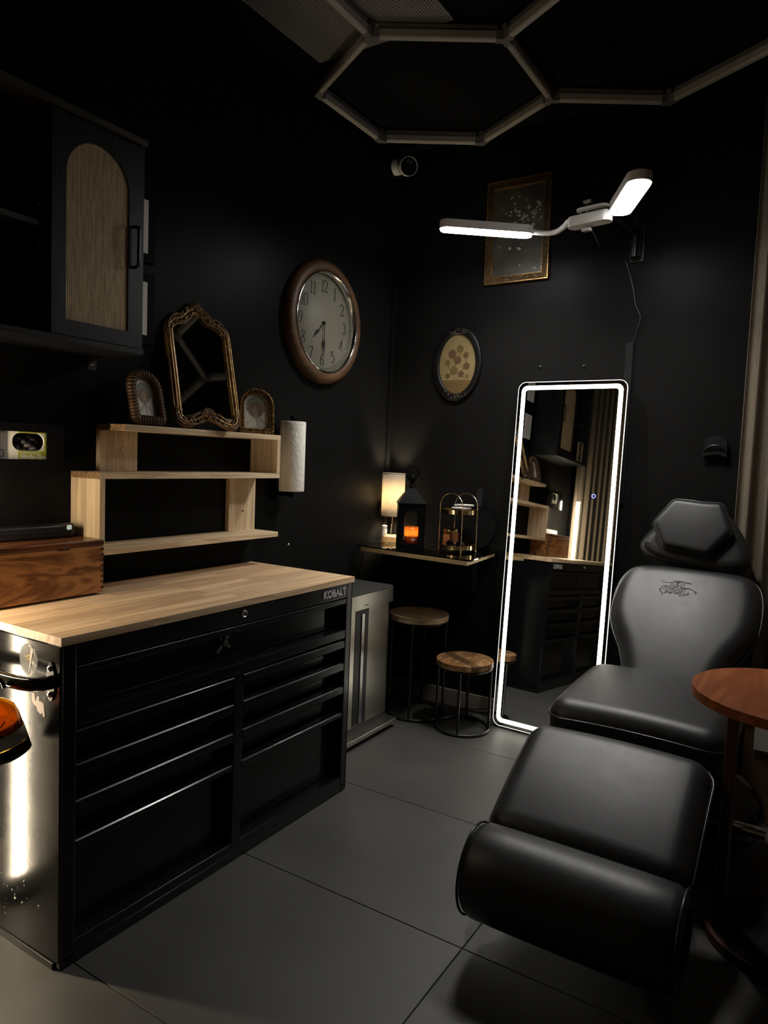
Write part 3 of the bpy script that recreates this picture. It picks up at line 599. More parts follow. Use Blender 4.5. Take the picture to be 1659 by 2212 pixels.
for i in range(nu + 1):
    for j in range(nv + 1):
        u, vv = i / nu, j / nv; y = -2.131 + u * 0.088; z = 1.2425 + vv * 0.045
        h = 0.062 + 0.03 * math.sin(u * PI) ** 0.6 * (1 - vv) ** 0.7 + 0.007 * math.sin(9 * u + 6 * vv * (1 + u)) + 0.004 * math.sin(23 * u - 14 * vv)
        vs.append((h if 0 < i < nu else 0.06, y, z))
for i in range(nu):
    for j in range(nv): q = i * (nv + 1) + j; fs.append((q, q + nv + 1, q + nv + 2, q + 1))
gl.add(vs, fs, None, True); tag(gl.build('gloves', GLOVE, None, loc=(0.06, -2.09, 1.236)), 'crumpled dark grey gloves showing in the carton slot', 'gloves', kind='stuff')

# ------------------------------------------------------------------ wall cabinet
cb = thing('wall_cabinet', 'black wall cabinet with arched rattan door and open bay', 'cabinet', (0.1, -2.09, 1.544))
CX, CY0, CY1, CZ0, CZ1 = 0.204, -2.392, -1.79, 1.544, 2.158
dy0 = -2.092
c = MB().box(0.0005, CX - 0.002, CY0, CY0 + 0.015, CZ0, CZ1).box(0.0005, CX - 0.002, CY1 - 0.015, CY1, CZ0, CZ1).box(0.0005, 0.006, CY0, CY1, CZ0, CZ1)
c.box(0.0005, CX - 0.02, dy0 - 0.014, dy0 + 0.001, CZ0, CZ1)
c.build('carcass', BLKWOOD, cb, bevel=0.001)
MB().box(0.0005, CX + 0.002, CY0 - 0.002, CY1 + 0.002, CZ0 - 0.001, CZ0 + 0.016).build('bottom_panel', BLKWOODY, cb, bevel=0.001)
MB().box(0.0005, CX + 0.008, CY0 - 0.004, CY1 + 0.004, CZ1, CZ1 + 0.016).build('top_panel', wood('worn_black_top_edge', (0.05, 0.043, 0.035), (0.11, 0.095, 0.075), 'Y', 30, 0.5, 0.05, 0.05), cb, bevel=0.001)
MB().box(0.006, CX - 0.02, CY0 + 0.015, dy0 - 0.014, 1.838, 1.853).build('shelf', wood('grey_black_shelf', (0.03, 0.027, 0.024), (0.07, 0.063, 0.055), 'Y', 30, 0.5, 0.05, 0.05), cb, bevel=0.001)
for z in (1.80, 1.90): MB().lathe([(0.003, 0), (0.0025, 0.002), (0.0001, 0.003)], 8, frame((0.17, dy0 - 0.014, z), (1, 0, 0), (0, 0, 1), (0, -1, 0))).build('shelf_pin', CHROME, cb)
dz0, dz1, DY0, DY1 = CZ0 + 0.018, CZ1 - 0.006, dy0, CY1 - 0.003
DY1 = -1.803; ar = [tuple(p) for p in resample(arch(-2.049, -1.845, 1.606, 2.102, 26), 96)]
dr = MB().ringprism(polar_ring(ar, (DY0, DY1, 1.562, 2.150)), ar, CX - 0.016, CX + 0.0005, Mg).build('door', BLKWOOD, cb)
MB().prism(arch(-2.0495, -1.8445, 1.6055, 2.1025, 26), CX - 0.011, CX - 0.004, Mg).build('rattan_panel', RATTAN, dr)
hn = smoothpath([(CX, -1.824, 1.797), (CX + 0.014, -1.824, 1.80), (CX + 0.018, -1.824, 1.815), (CX + 0.018, -1.824, 1.90), (CX + 0.014, -1.824, 1.912), (CX, -1.824, 1.915)], 5)
MB().tube(hn, 0.0048, 10).build('handle', BLKMET, dr)
bk = MB().box(0.0005, 0.003, -1.835, -1.805, 1.50, 1.5435).box(0.0005, 0.04, -1.835, -1.805, 1.5405, 1.5435)
bk = bk.build('wall_bracket', BLKMET, cb); MB().lathe([(0.0045, 0), (0.003, 0.003), (0.0001, 0.0035)], 10, LW(0.003, -1.82, 1.518)).build('screw', CHROME, bk)
rk = thing('wooden_rack', 'small tan wooden rack with square holes in the cabinet open bay', 'rack', (0.12, -2.29, CZ0 + 0.0165))
r_ = MB(); y0 = -2.345
for yy in (y0, y0 + 0.075): r_.box(0.168, 0.182, yy, yy + 0.014, CZ0 + 0.0165, CZ0 + 0.175)
r_.build('side_rail', mat('tan_wood', (0.34, 0.24, 0.12), 0.6, var=0.2, vscale=30), rk, bevel=0.001)
for zz_ in (0.018, 0.085, 0.160): MB().box(0.169, 0.181, y0 + 0.0141, y0 + 0.0749, CZ0 + zz_, CZ0 + zz_ + 0.014).build('crossbar', mat('tan_wood_bar', (0.34, 0.24, 0.12), 0.6), rk)

# framed drawings beside the cabinet
for n_, (z0, z1, lab) in enumerate(((1.912, 2.086, 'upper black-framed drawing on white paper half hidden behind the wall cabinet'), (1.642, 1.818, 'lower black-framed drawing on white paper half hidden behind the wall cabinet'))):
    f = thing('framed_drawing', lab, 'picture', (0.0, -1.69, z0 - 0.03))
    ya, yb = -1.735, -1.6165
    MB().ringprism([(ya - 0.03, z0 - 0.03), (yb + 0.03, z0 - 0.03), (yb + 0.03, z1 + 0.03), (ya - 0.03, z1 + 0.03)], [(ya, z0), (yb, z0), (yb, z1), (ya, z1)], 0.0005, 0.012, Mg).build('frame', MATTEBLK, f, bevel=0.001)
    MB().box(0.002, 0.0115, ya, yb, z0, z1).build('paper', PAPERW, f)
    q = MB(); cy_, cz_ = (ya + yb) / 2, (z0 + z1) / 2
    q.ribbon(smoothpath([(-0.02, -0.03), (-0.03, 0.0), (-0.01, 0.03), (0.02, 0.02), (0.015, -0.02), (-0.012, -0.012), (0.0, 0.012)], 5), 0.002, 0.001, LW(0.0116, cy_, cz_), 0.0003)
    q.ribbon(smoothpath([(0.0, -0.05), (0.008, -0.03), (-0.004, 0.04), (0.012, 0.055)], 5), 0.002, 0.001, LW(0.0116, cy_, cz_), 0.0003)
    q.build('line_drawing', mat('grey_pencil', (0.2, 0.19, 0.18), 0.8), f)

# ------------------------------------------------------------------ clock
ck = thing('wall_clock', 'round wall clock with wooden rim and cream dial', 'clock', (0, -0.64, 1.857))
Mc = LW(0.0005, -0.640, 1.857)
MB().lathe([(0.272, 0), (0.274, 0.012), (0.268, 0.034), (0.252, 0.046), (0.232, 0.046), (0.224, 0.040), (0.224, 0.012)], 96, Mc, False).build('rim', CLOCKW, ck)
MB().lathe([(0.2243, 0.043), (0.221, 0.046), (0.2165, 0.043), (0.214, 0.014)], 96, Mc, False).build('bezel', CHROME, ck)
dl = MB().lathe([(0.2155, 0.008), (0.2155, 0.013), (0.0001, 0.013)], 96, Mc).build('dial', DIAL, ck)
MB().ringprism(ellipse(0, 0, 0.207, 0.207, 96), ellipse(0, 0, 0.2055, 0.2055, 96), 0.013, 0.0134, Mc).ringprism(ellipse(0, 0, 0.200, 0.200, 96), ellipse(0, 0, 0.199, 0.199, 96), 0.013, 0.0134, Mc).build('minute_track', INK, dl)
tk = MB()
for kk in range(60):
    an = 2 * PI * kk / 60
    if kk % 5 == 0: tk.cbox((0.2032, 0, 0.0137), (0.007, 0.0042, 0.0008), Mc @ RZ(an))
    else: tk.cbox((0.203, 0, 0.0134), (0.0055, 0.001, 0.0006), Mc @ RZ(an))
tk.build('minute_marks', INK, dl)
DG = {'0': [[(0.25, 0.98), (0.06, 0.8), (0.03, 0.5), (0.06, 0.2), (0.25, 0.02), (0.44, 0.2), (0.47, 0.5), (0.44, 0.8), (0.25, 0.98)]],
      '1': [[(0.25, 0.98), (0.25, 0.5), (0.25, 0.02)], [(0.1, 0.02), (0.4, 0.02)], [(0.08, 0.88), (0.17, 0.9), (0.25, 0.98)]],
      '2': [[(0.07, 0.75), (0.1, 0.92), (0.25, 0.98), (0.42, 0.9), (0.44, 0.7), (0.33, 0.45), (0.17, 0.22), (0.05, 0.05)], [(0.05, 0.05), (0.25, 0.05), (0.40, 0.05), (0.47, 0.22)]],
      '3': [[(0.06, 0.82), (0.14, 0.96), (0.28, 0.98), (0.41, 0.87), (0.40, 0.66), (0.22, 0.53)], [(0.22, 0.53), (0.42, 0.42), (0.45, 0.2), (0.32, 0.03), (0.15, 0.03), (0.05, 0.16)]],
      '4': [[(0.36, 0.98), (0.36, 0.5), (0.36, 0.02)], [(0.36, 0.98), (0.2, 0.62), (0.03, 0.27)], [(0.03, 0.27), (0.25, 0.27), (0.48, 0.27)], [(0.24, 0.02), (0.47, 0.02)]],
      '5': [[(0.43, 0.95), (0.25, 0.95), (0.12, 0.95)], [(0.12, 0.95), (0.11, 0.75), (0.09, 0.55)], [(0.09, 0.55), (0.22, 0.62), (0.38, 0.55), (0.45, 0.32), (0.38, 0.1), (0.2, 0.02), (0.06, 0.12)]],
      '6': [[(0.42, 0.95), (0.22, 0.84), (0.07, 0.55), (0.05, 0.25), (0.15, 0.06), (0.28, 0.02), (0.43, 0.15), (0.44, 0.38), (0.34, 0.55), (0.2, 0.55), (0.07, 0.4)]],
      '7': [[(0.06, 0.82), (0.1, 0.94), (0.28, 0.94), (0.46, 0.96)], [(0.46, 0.96), (0.34, 0.6), (0.24, 0.3), (0.19, 0.02)]],
      '8': [[(0.25, 0.98), (0.1, 0.88), (0.1, 0.7), (0.25, 0.54), (0.44, 0.34), (0.43, 0.12), (0.25, 0.02), (0.07, 0.12), (0.06, 0.34), (0.25, 0.54), (0.4, 0.7), (0.4, 0.88), (0.25, 0.98)]],
      '9': [[(0.08, 0.05), (0.28, 0.16), (0.43, 0.45), (0.45, 0.75), (0.35, 0.94), (0.22, 0.98), (0.07, 0.85), (0.06, 0.62), (0.16, 0.45), (0.3, 0.45), (0.43, 0.6)]]}
for hh in range(1, 13):
    an = PI / 2 - 2 * PI * hh / 12; m = MB(); s_ = str(hh); wid = 0.42 * len(s_)
    for i_, ch in enumerate(s_):
        Mn = Mc @ T(0.163 * math.cos(an), 0.163 * math.sin(an), 0.0132) @ Matrix.Diagonal((0.056, 0.056, 1, 1)) @ T(-wid / 2 + 0.42 * i_ - 0.04, -0.5, 0)
        for stk in DG[ch]: m.ribbon(smoothpath([(p[0], p[1], 0) for p in stk], 5), 0.10, 0.038, Mn)
    m.build('numeral', INK, dl)
def hand(L_, wd, an, z):
    pts = [(0, -wd * 0.35), (L_ * 0.42, -wd * 0.22), (L_ * 0.50, -wd * 0.6), (L_ * 0.56, -wd * 1.0), (L_ * 0.62, -wd * 0.95), (L_ * 0.82, -wd * 0.25), (L_, 0)]
    return MB().prism(pts + [(p[0], -p[1]) for p in reversed(pts[:-1])], z, z + 0.0012, Mc @ RZ(an))
hand(0.108, 0.0085, PI / 2 - 2 * PI * 7.5 / 12, 0.018).build('hour_hand', INK, ck)
hand(0.160, 0.0075, PI / 2 - 2 * PI * 0.5 + R(1), 0.021).build('minute_hand', INK, ck)
MB().lathe([(0.008, 0.013), (0.008, 0.023), (0.005, 0.026), (0.0001, 0.026)], 18, Mc).build('hand_hub', INK, ck)

# ------------------------------------------------------------------ gold mirror and two small frames on the top board
ZS = 1.333
lean = R(17.6)
Mm = T(0.141, -1.452, ZS + 0.001) @ RZ(R(-15)) @ RY(-lean) @ frame((0, 0, 0), (0, 1, 0), (0, 0, 1), (1, 0, 0)) @ RZ(R(-1.0)) @ Matrix.Diagonal((0.94, 1.125, 1, 1))
gm = thing('ornate_mirror', 'ornate gold framed mirror with shell crest leaning on top shelf', 'mirror', (0.11, -1.452, ZS))
hw = 0.122
cen = [(-hw + 0.004, 0.03), (-hw, 0.06), (-hw, 0.18), (-hw, 0.31), (-hw + 0.006, 0.336), (-hw + 0.03, 0.355), (-0.06, 0.366), (-0.03, 0.392), (0, 0.40),
       (0.03, 0.392), (0.06, 0.366), (hw - 0.03, 0.355), (hw - 0.006, 0.336), (hw, 0.31), (hw, 0.18), (hw, 0.06), (hw - 0.004, 0.03), (hw - 0.025, 0.016), (0.06, 0.024), (0.03, 0.036), (0, 0.042),
       (-0.03, 0.036), (-0.06, 0.024), (-hw + 0.025, 0.016)]
cl = smoothpath([(p[0], p[1], 0) for p in cen], 6, True)
def offs(path, d, z):
    out = []; n = len(path)
    for i in range(n):
        t = (path[(i + 1) % n] - path[i - 1]).normalized(); out.append(Vector((path[i].x - t.y * d, path[i].y + t.x * d, z)))
    return out
MB().prism([(p.x, p.y) for p in cl], 0.0, 0.006, Mm).build('backing', BLKPLA, gm)
MB().prism([(p.x, p.y) for p in offs(cl, -0.003, 0)], 0.006, 0.0075, Mm).build('glass', MIRRORD, gm)
fr = MB()
for d, r_, z in ((0.011, 0.0062, 0.008), (0.0, 0.0066, 0.012), (-0.011, 0.005, 0.010), (-0.017, 0.003, 0.008)): fr.tube(offs(cl, d, z), r_, 8, True, Mm)
fr.build('frame', GOLD, gm)
def shell(cx, cy, s, dirn):
    m = MB()
    for kk in range(9):
        an = PI / 2 + (kk - 4) * 0.33; ca, sa = math.cos(an), math.sin(an) * dirn
        m.tube([(cx + ca * s * t, cy + sa * s * t, 0.016 + 0.004 * math.sin(t * PI)) for t in (0.1, 0.4, 0.7, 0.95)], lambda t: s * (0.05 + 0.11 * t), 6, False, Mm)
        m.ball((cx + ca * s, cy + sa * s, 0.016), s * 0.17, 6, Mm)
    m.ball((cx, cy, 0.017), s * 0.3, 8, Mm); return m
shell(0, 0.398, 0.024, 1).build('top_shell', GOLDD, gm); shell(0, 0.034, 0.030, 1).build('bottom_shell', GOLDD, gm)
def scroll(x, y, r0, sgn, turns=1.4, st=0.0):
    return [(x + sgn * (r0 * (1 - t * 0.85)) * math.cos(st + t * turns * 2 * PI), y + (r0 * (1 - t * 0.85)) * math.sin(st + t * turns * 2 * PI), 0.016) for t in [i / 22 for i in range(23)]]
for sgn in (-1, 1):
    m = MB(); m_low = MB()
    for (x, y, r0, st) in ((0.030, 0.382, 0.015, 0.3), (0.062, 0.362, 0.013, 1.6), (0.095, 0.352, 0.012, 0.4), (0.118, 0.326, 0.012, 2.2), (0.036, 0.028, 0.014, 2.4), (0.068, 0.018, 0.012, 0.2), (0.108, 0.018, 0.013, 1.8), (0.121, 0.044, 0.011, 0.6)):
        (m if y > 0.2 else m_low).tube(scroll(sgn * x, y, r0, sgn, 1.4, st), lambda t: 0.0042 * (1 - 0.5 * t), 6, False, Mm)
    for (pts) in ([(0.02, 0.40), (0.04, 0.385), (0.06, 0.372), (0.085, 0.372), (0.105, 0.36), (0.125, 0.33), (0.128, 0.30)], [(0.02, 0.03), (0.05, 0.012), (0.085, 0.008), (0.115, 0.012), (0.13, 0.035), (0.128, 0.065)],
                  [(0.018, 0.375), (0.035, 0.36), (0.055, 0.352), (0.08, 0.345), (0.10, 0.33)], [(0.02, 0.05), (0.045, 0.045), (0.07, 0.032), (0.095, 0.036)]):
        (m if pts[0][1] > 0.2 else m_low).tube(smoothpath([(sgn * p[0], p[1], 0.015) for p in pts], 5), lambda t: 0.0055 * math.sin(0.25 + 2.6 * t), 7, False, Mm)
    m.build('scrollwork', GOLDD, gm); m_low.build('scrollwork', GOLDD, gm)
def tabletop_frame(name, label, loc, yaw_, lean_, W_, H_, tube_r, ribs, amp, material, seg, rows_):
    Mf = T(*loc) @ RZ(yaw_) @ RY(-lean_) @ frame((0, 0, 0), (0, 1, 0), (0, 0, 1), (1, 0, 0))
    f = thing(name, label, 'photo frame', loc)
    o = arch(-W_ / 2 + tube_r, W_ / 2 - tube_r, tube_r, H_ - tube_r, 24); P_ = resample(o, seg); P_ = [Vector((p.x, p.y, 0.008)) for p in P_]
    m = MB()
    for kk in range(rows_):
        d = (kk - (rows_ - 1) / 2) * tube_r * 1.1
        rr = tube_r / rows_ * (1.25 if rows_ > 1 else 1)
        m.tube(offs(P_, -d, 0.006 + (0.003 if kk == rows_ - 1 else 0)), (lambda t, rr=rr: rr * (1 - amp + amp * abs(math.sin(PI * ribs * t)) ** 0.7)), 10, True, Mf)
    m.build('frame', material, f)
    inn = arch(-W_ / 2 + tube_r, W_ / 2 - tube_r, tube_r, H_ - tube_r, 24)
    MB().prism(inn, -0.006, 0.0, Mf).build('backing', CARVED, f)
    MB().prism(inn, 0.0004, 0.001, Mf).build('print', PAPER, f)
    iw = W_ / 2 - 2 * tube_r
    art = MB(); art.prism(arch(-iw * 0.8, iw * 0.8, H_ * 0.50, H_ - tube_r * 2.6, 16), 0.0011, 0.0013, Mf); art.build('grey_print_field', mat('grey_wash', (0.30, 0.29, 0.25), 0.8), f)
    MB().prism(ellipse(0, H_ * 0.53, iw * 0.62, iw * 0.62, 28), 0.0014, 0.0016, Mf).build('print_disc', mat('brown_wash', (0.30, 0.19, 0.13), 0.8), f)
    q = MB()
    for (x0, y0, x1, y1, x2, y2) in ((-0.1, 0.56, -0.05, 0.4, -0.5, 0.2), (0.05, 0.58, 0.0, 0.4, 0.1, 0.2), (0.1, 0.5, 0.05, 0.4, 0.55, 0.22), (0.0, 0.62, -0.15, 0.5, 0.0, 0.38)):
        q.ribbon(smoothpath([(x0 * iw * 1.6, y0 * H_, 0), (x1 * iw * 1.6, y1 * H_, 0), (x2 * iw * 1.6, y2 * H_, 0)], 6), 0.0035, 0.002, Mf @ T(0, 0, 0.0017), 0.0002)
    q.build('print_strokes', mat('pale_wash', (0.50, 0.42, 0.33), 0.8), f)
    st_ = MB(); z_ = H_ * 0.55; st_.cyl(Mf @ Vector((0, z_, -0.006)), T(*loc) @ RZ(yaw_) @ Vector((-0.055 - math.sin(lean_) * z_ * 0.3, 0, 0.002)), 0.0022, 8); st_.build('easel_leg', BLKMET, f)
    return f
tabletop_frame('photo_frame', 'arched brown twisted-wood photo frame left of the ornate mirror', (0.106, -1.683, ZS + 0.001), R(2), R(14), 0.142, 0.188, 0.0165, 44, 0.28, CARVED, 440, 1)
tabletop_frame('photo_frame', 'small arched ribbed gold photo frame right of the ornate mirror', (0.088, -1.146, ZS + 0.001), R(-36), R(8), 0.137, 0.178, 0.0105, 96, 0.35, GOLDS, 860, 2)

# ------------------------------------------------------------------ paper towel roll
tw = thing('towel_holder', 'black upright wall holder carrying the paper towel roll', 'towel holder', (0.0, -0.925, 1.08))
tx, ty_ = 0.078, -0.908
MB().cyl((tx, ty_, 1.078), (tx, ty_, 1.42), 0.0095, 14).build('rod', MATTEBLK, tw)
MB().lathe([(0.014, 0), (0.014, 0.012), (0.0095, 0.014)], 14, T(tx, ty_, 1.408)).build('rod_cap', MATTEBLK, tw)
MB().tube(smoothpath([(0.004, -0.93, 1.092), (0.03, -0.926, 1.092), (tx - 0.01, ty_, 1.092)], 4), 0.009, 10).build('arm', MATTEBLK, tw)
MB().lathe([(0.028, 0), (0.028, 0.006), (0.02, 0.012), (0.0001, 0.012)], 20, LW(0.0005, -0.93, 1.092)).build('wall_plate', MATTEBLK, tw)
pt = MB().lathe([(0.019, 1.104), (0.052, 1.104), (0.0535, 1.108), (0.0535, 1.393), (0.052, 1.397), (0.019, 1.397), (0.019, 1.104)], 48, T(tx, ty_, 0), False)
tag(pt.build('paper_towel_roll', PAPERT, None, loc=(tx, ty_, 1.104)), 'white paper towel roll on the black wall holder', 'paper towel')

# ------------------------------------------------------------------ security camera
sc = thing('security_camera', 'white bullet security camera high in the black corner', 'camera', (0.0, -0.09, 2.73))
MB().lathe([(0.039, 0), (0.039, 0.026), (0.036, 0.03), (0.0001, 0.03)], 32, LW(0.0165, -0.086, 2.732)).build('wall_base', WHITEP, sc)
MB().tube([(0.044, -0.086, 2.731), (0.062, -0.088, 2.726), (0.075, -0.09, 2.722)], 0.009, 12).build('arm', WHITEP, sc)
dirc = Vector((0.75, -0.62, -0.28)).normalized(); Mk = dirc.to_track_quat('Z', 'Y').to_matrix().to_4x4(); Mk.translation = Vector((0.080, -0.092, 2.722)); Mk = Mk @ Matrix.Scale(1.18, 4)
MB().lathe([(0.0001, -0.012), (0.018, -0.008), (0.032, 0.006), (0.038, 0.025), (0.038, 0.052), (0.0365, 0.052), (0.0365, 0.046)], 36, Mk, False).build('housing', WHITEP, sc)
MB().lathe([(0.0365, 0.047), (0.0001, 0.047)], 36, Mk, False).build('face', ACRYL, sc)
for x in (-0.007, 0.007): MB().ringprism(rrect(x - 0.005, x + 0.005, 0.012, 0.022, 0.002, 3), rrect(x - 0.0035, x + 0.0035, 0.0135, 0.0205, 0.0015, 3), 0.0475, 0.0482, Mk).build('sensor', GREYS, sc)

# ------------------------------------------------------------------ pictures on the back wall
pf = thing('flower_painting', 'dark floral painting in ornate gilt frame behind the lit lamp', 'painting', (0.67, 0, 2.118))
Mp = BW(0.670, -0.0005, 2.356) @ RZ(R(0.6)); pw, ph = 0.158, 0.238
def rect(w_, h_): return [(-w_, -h_), (w_, -h_), (w_, h_), (-w_, h_)]
for sgn_, nm_ in ((1, 'x'), (-1, 'x')):
    MB().prism([(sgn_ * pw, -ph), (sgn_ * pw, ph), (sgn_ * (pw - 0.03), ph - 0.03), (sgn_ * (pw - 0.03), -ph + 0.03)][::sgn_], 0, 0.022, Mp).build('frame_rail', GILT, pf, bevel=0.005, seg=3)
    MB().prism([(-pw, sgn_ * ph), (pw, sgn_ * ph), (pw - 0.03, sgn_ * (ph - 0.03)), (-pw + 0.03, sgn_ * (ph - 0.03))][::-sgn_], 0, 0.022, Mp).build('frame_rail', GILT, pf, bevel=0.005, seg=3)
MB().ringprism(rect(pw - 0.030, ph - 0.030), rect(pw - 0.034, ph - 0.034), 0.004, 0.017, Mp).build('inner_bead', GOLD, pf)
MB().ringprism(rect(pw + 0.001, ph + 0.001), rect(pw - 0.003, ph - 0.003), 0.0, 0.024, Mp).build('outer_bead', GOLD, pf)
cv = MB().prism(rect(pw - 0.032, ph - 0.032), 0.002, 0.006, Mp).build('canvas', mat('dark_oil_paint', (0.050, 0.047, 0.034), 0.45, var=0.55, vscale=9, bump=0.3, bscale=60), pf)
random.seed(3)
m1, m2 = MB(), MB()
for i in range(64):
    if i < 40: x, y = random.gauss(0.03, 0.038), random.gauss(0.075, 0.05)
    else: x, y = random.gauss(-0.02, 0.05), random.gauss(0.0, 0.09)
    if abs(x) > pw - 0.045 or abs(y) > ph - 0.05: continue
    r_ = random.uniform(0.003, 0.009)
    (m1 if i % 3 else m2).prism([(x + r_ * (1 + 0.25 * math.sin(3 * t + i)) * math.cos(t), y + r_ * 0.9 * math.sin(t)) for t in [2 * PI * k / 9 for k in range(9)]], 0.006, 0.0066, Mp)
m1.build('painted_blossoms', mat('pale_oil_paint', (0.34, 0.33, 0.26), 0.6), cv); m2.build('painted_buds', mat('ochre_oil_paint', (0.24, 0.22, 0.12), 0.6), cv)
m3 = MB()
for i in range(16):
    x, y = random.gauss(0.01, 0.05), random.gauss(-0.03, 0.1)
    if abs(x) > pw - 0.06 or abs(y) > ph - 0.07: continue
    m3.ribbon(smoothpath([(x, y), (x + random.uniform(-.02, .02), y + 0.02), (x + random.uniform(-.03, .03), y + 0.045)] and [(x, y, 0), (x + random.uniform(-.02, .02), y + 0.02, 0), (x + random.uniform(-.02, .02), y + 0.04, 0)], 4), 0.004, 0.002, Mp @ T(0, 0, 0.006), 0.0004)
m3.build('painted_stems', mat('dark_green_oil', (0.035, 0.04, 0.02), 0.6), cv)
po = thing('oval_picture', 'oval ochre picture in a black frame with floral relief', 'picture', (0.381, 0, 1.56))
Mo = BW(0.381, -0.0005, 1.744); rx, ry = 0.134, 0.184
pv = MB(); n = 72; prof = [(1.0, 0.0), (1.0, 0.012), (0.965, 0.02), (0.90, 0.014), (0.85, 0.02), (0.80, 0.012), (0.795, 0.004)]
vs = [(rx * s_ ** 1.25 * math.cos(2 * PI * k / n), ry * s_ * math.sin(2 * PI * k / n), z) for s_, z in prof for k in range(n)]
pv.add(vs, [(i * n + k, i * n + (k + 1) % n, (i + 1) * n + (k + 1) % n, (i + 1) * n + k) for i in range(len(prof) - 1) for k in range(n)], Mo, True).build('frame', mat('black_lacquer', (0.004, 0.004, 0.0045), 0.42, spec=0.25), po)
ir, jr = rx * 0.8 ** 1.25, ry * 0.8
MB().prism(ellipse(0, 0, ir, jr, 64), 0.002, 0.005, Mo).build('picture_ground', mat('ochre_paint', (0.19, 0.14, 0.058), 0.6, var=0.12, vscale=14), po)
low = [(ir * math.cos(t), jr * math.sin(t)) for t in [PI + R(33) + (PI - R(66)) * k / 24 for k in range(25)]]
MB().prism(low, 0.005, 0.0054, Mo).build('lower_wash', mat('dark_ochre_paint', (0.115, 0.066, 0.018), 0.6), po)
random.seed(11); rb_ = mat('rust_brown_paint', (0.085, 0.04, 0.016), 0.6); ob_ = mat('olive_brown_paint', (0.10, 0.068, 0.018), 0.6)
for i, (x, y, r_) in enumerate(((0.012, 0.074, 0.019), (-0.03, 0.05, 0.022), (0.045, 0.042, 0.015), (-0.055, 0.008, 0.014), (0.0, 0.018, 0.02), (0.05, -0.012, 0.018), (-0.018, -0.032, 0.021), (0.022, -0.05, 0.016), (-0.052, -0.058, 0.012), (0.055, -0.062, 0.010))):
    MB().prism([(x + r_ * (1 + 0.12 * math.sin(7 * t + i)) * math.cos(t), y + r_ * (1 + 0.1 * math.sin(5 * t)) * math.sin(t)) for t in [2 * PI * k / 24 for k in range(24)]], 0.0054, 0.006, Mo).build('painted_round', rb_ if i % 3 else ob_, po)
sm_ = MB()
for (x0, y0, x1, y1) in ((0.012, 0.056, 0.005, 0.03), (-0.03, 0.03, -0.01, -0.015), (0.045, 0.03, 0.03, -0.03), (-0.055, -0.005, -0.035, -0.05)): sm_.ribbon(smoothpath([(x0, y0, 0), ((x0 + x1) / 2 + 0.006, (y0 + y1) / 2, 0), (x1, y1, 0)], 5), 0.004, 0.003, Mo @ T(0, 0, 0.0052), 0.0003)
sm_.build('painted_stems', mat('dark_olive_paint', (0.06, 0.055, 0.015), 0.6), po)
rl = MB()
for a0 in (PI / 2, -PI / 2):
    for i in range(46):
        an = a0 + random.uniform(-0.42, 0.42) * (1 if a0 > 0 else 1.35); q = random.uniform(0.84, 0.95)
        rl.ball((rx * q ** 1.25 * math.cos(an), ry * q * math.sin(an), 0.018), random.uniform(0.0022, 0.0045), 5, Mo)
rl.build('floral_relief', mat('bronze_relief', (0.05, 0.037, 0.027), 0.3, metal=0.4), po)

# ------------------------------------------------------------------ two-headed LED lamp on a wall arm
ar_ = thing('swing_bracket', 'black articulated bracket arm fixed to the back wall holding the lamp', 'bracket', (1.226, 0, 2.16))
MB().box(1.196, 1.256, -0.012, -0.0005, 2.15, 2.33).build('wall_plate', BLKMET, ar_, bevel=0.002)
MB().box(1.206, 1.246, -0.05, -0.012, 2.165, 2.315).build('pivot_block', BLKMET, ar_, bevel=0.004)
MB().cyl((1.226, -0.055, 2.16), (1.226, -0.055, 2.32), 0.016, 16).build('pivot_post', BLKMET, ar_)
MB().cyl((1.226, -0.055, 2.262), (1.20, -0.30, 2.268), 0.015, 14).build('arm', BLKMET, ar_)
MB().box(1.085, 1.235, -0.372, -0.29, 2.262, 2.274).build('mount_plate', BLKMET, ar_, bevel=0.002)
lp = thing('clamp_lamp', 'white clamp lamp with two bright LED bar heads on goosenecks', 'lamp', (1.10, -0.37, 2.24))
Md = T(1.115, -0.372, 2.262) @ RZ(R(-12))
MB().prism(rrect(-0.085, 0.10, -0.03, 0.03, 0.028, 6), -0.045, -0.006, Md).build('clamp_body', WHITEP, lp, bevel=0.004, seg=3)
MB().prism(rrect(-0.05, 0.085, -0.027, 0.027, 0.025, 6), 0.0125, 0.021, Md).build('clamp_jaw', WHITEP, lp, bevel=0.004, seg=3)
MB().cyl(Md @ Vector((-0.005, 0, -0.065)), Md @ Vector((-0.005, 0, 0.058)), 0.004, 10).build('clamp_screw', CHROME, lp)
for z in (-0.062, 0.048): MB().cbox((-0.005, 0, z), (0.036, 0.022, 0.011), Md).build('clamp_knob', mat('ribbed_metal', (0.5, 0.48, 0.45), 0.35, metal=0.6), lp, bevel=0.002)
